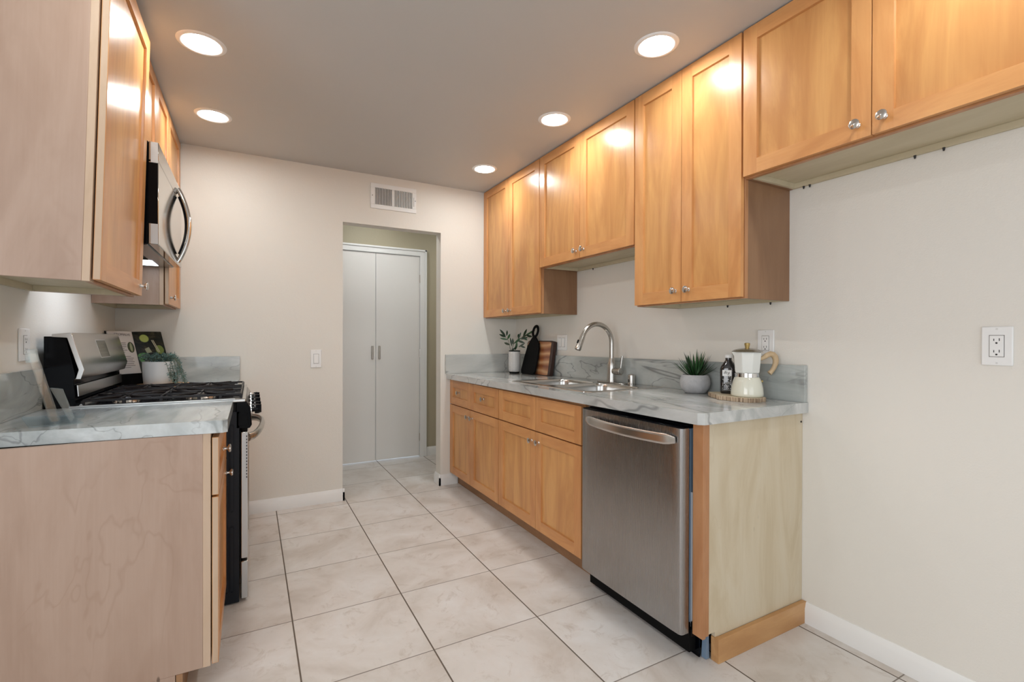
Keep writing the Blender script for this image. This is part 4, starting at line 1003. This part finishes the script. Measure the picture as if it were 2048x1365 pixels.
cvm = MB(); cvm.rings([[LT-nl*.006+Vector((-.004, -.006, .003)), LB-nl*.006+Vector((-.004, -.006, 0)), LB-nl*.009+Vector((-.004, -.006, 0)), LT-nl*.009+Vector((-.004, -.006, .003))], [LS-nl*.006, SB-nl*.006, SB-nl*.009, LS-nl*.009]]).build('cover', 'blackmat', bk)
def onl(f, g, off=.0072, pg=0):
    T0, T1, B_, B2, nn, bw = (LT, LS, LB, SB, nl, .006) if pg == 0 else (LS, RT, SB, RB, nr, .004)
    return T0.lerp(T1, f).lerp(B_.lerp(B2, f), g) + nn*(bw*math.sin(PI*f)+off-.0065+.0002)
def patch(poly, mt, name, pg, parent, off=.0075):
    m = MB(); nn = nl if pg == 0 else nr
    a = [onl(f, g, off, pg) for f, g in poly]; m.rings([[p+nn*.0005 for p in a], [p-nn*.002 for p in a]]); return m.build(name, mt, parent)
for i, (g, f1) in enumerate(((.26, .8), (.30, .7), (.34, .75), (.38, .6), (.42, .72), (.46, .6), (.56, .8), (.60, .9), (.64, .85), (.68, .9), (.72, .86), (.76, .9), (.80, .7))):
    fs = [.12+(f1-.22)*k/7 for k in range(8)]
    if g > .24 and g < .5: fs = [.12+(min(f1, .70)-.22)*k/7 for k in range(8)]
    m = MB(); m.rings([[onl(f, g, .0078)+nl*.0004, onl(f, g+.010, .0078)+nl*.0004, onl(f, g+.010, .0078)-nl*.0015, onl(f, g, .0078)-nl*.0015] for f in fs]); m.build('text_line', 'ink', pgl)
X_ = (LS-LT).normalized()
text('CROMALHI', .020, onl(.52, .10, .0085), X_, (LT-LB).normalized(), pgl, 'ink', 'heading')
M['olive'] = plain('dark_green_avocado', (.03, .045, .012), .3); M['lime'] = plain('lime_slice', (.42, .48, .10), .4); M['lime2'] = plain('lime_rind', (.16, .22, .03), .4)
M['herb'] = plain('herb_green', (.06, .22, .03), .4); M['straw'] = plain('bamboo_straw', (.5, .46, .32), .5)
def ell(cf, cg, rf, rg, n=24, rot=0): return [(cf+rf*math.cos(a)*math.cos(rot)-rg*math.sin(a)*math.sin(rot), cg+rf*math.cos(a)*math.sin(rot)+rg*math.sin(a)*math.cos(rot)) for a in [2*PI*k/n for k in range(n)]]
patch(ell(.80, .36, .15, .12), 'olive', 'avocado_picture', 0, pgl, .0068)
patch(ell(.80, .36, .06, .10), 'pale', 'avocado_picture', 0, pgl, .0078)
patch(ell(.36, .16, .16, .092), 'lime2', 'lime_picture', 1, pgr, .0080); patch(ell(.36, .16, .145, .083), 'lime', 'lime_picture', 1, pgr, .0085)
patch([(.30, .40), (.45, .36), (.52, .48), (.34, .50)], 'pale', 'food_picture', 1, pgr)
patch(ell(.22, .56, .2, .07), 'herb', 'herb_picture', 1, pgr, .008); patch([(.02, .60), (.2, .66), (.28, .78), (.12, .76)], 'herb', 'leaf_picture', 1, pgr, .0085)
patch(ell(.80, .42, .14, .10), 'lime2', 'glass_picture', 1, pgr, .008)
for f0 in (.58, .63): patch([(f0, .20), (f0+.03, .20), (f0+.17, .48), (f0+.14, .48)], 'straw', 'straw_picture', 1, pgr, .0088)
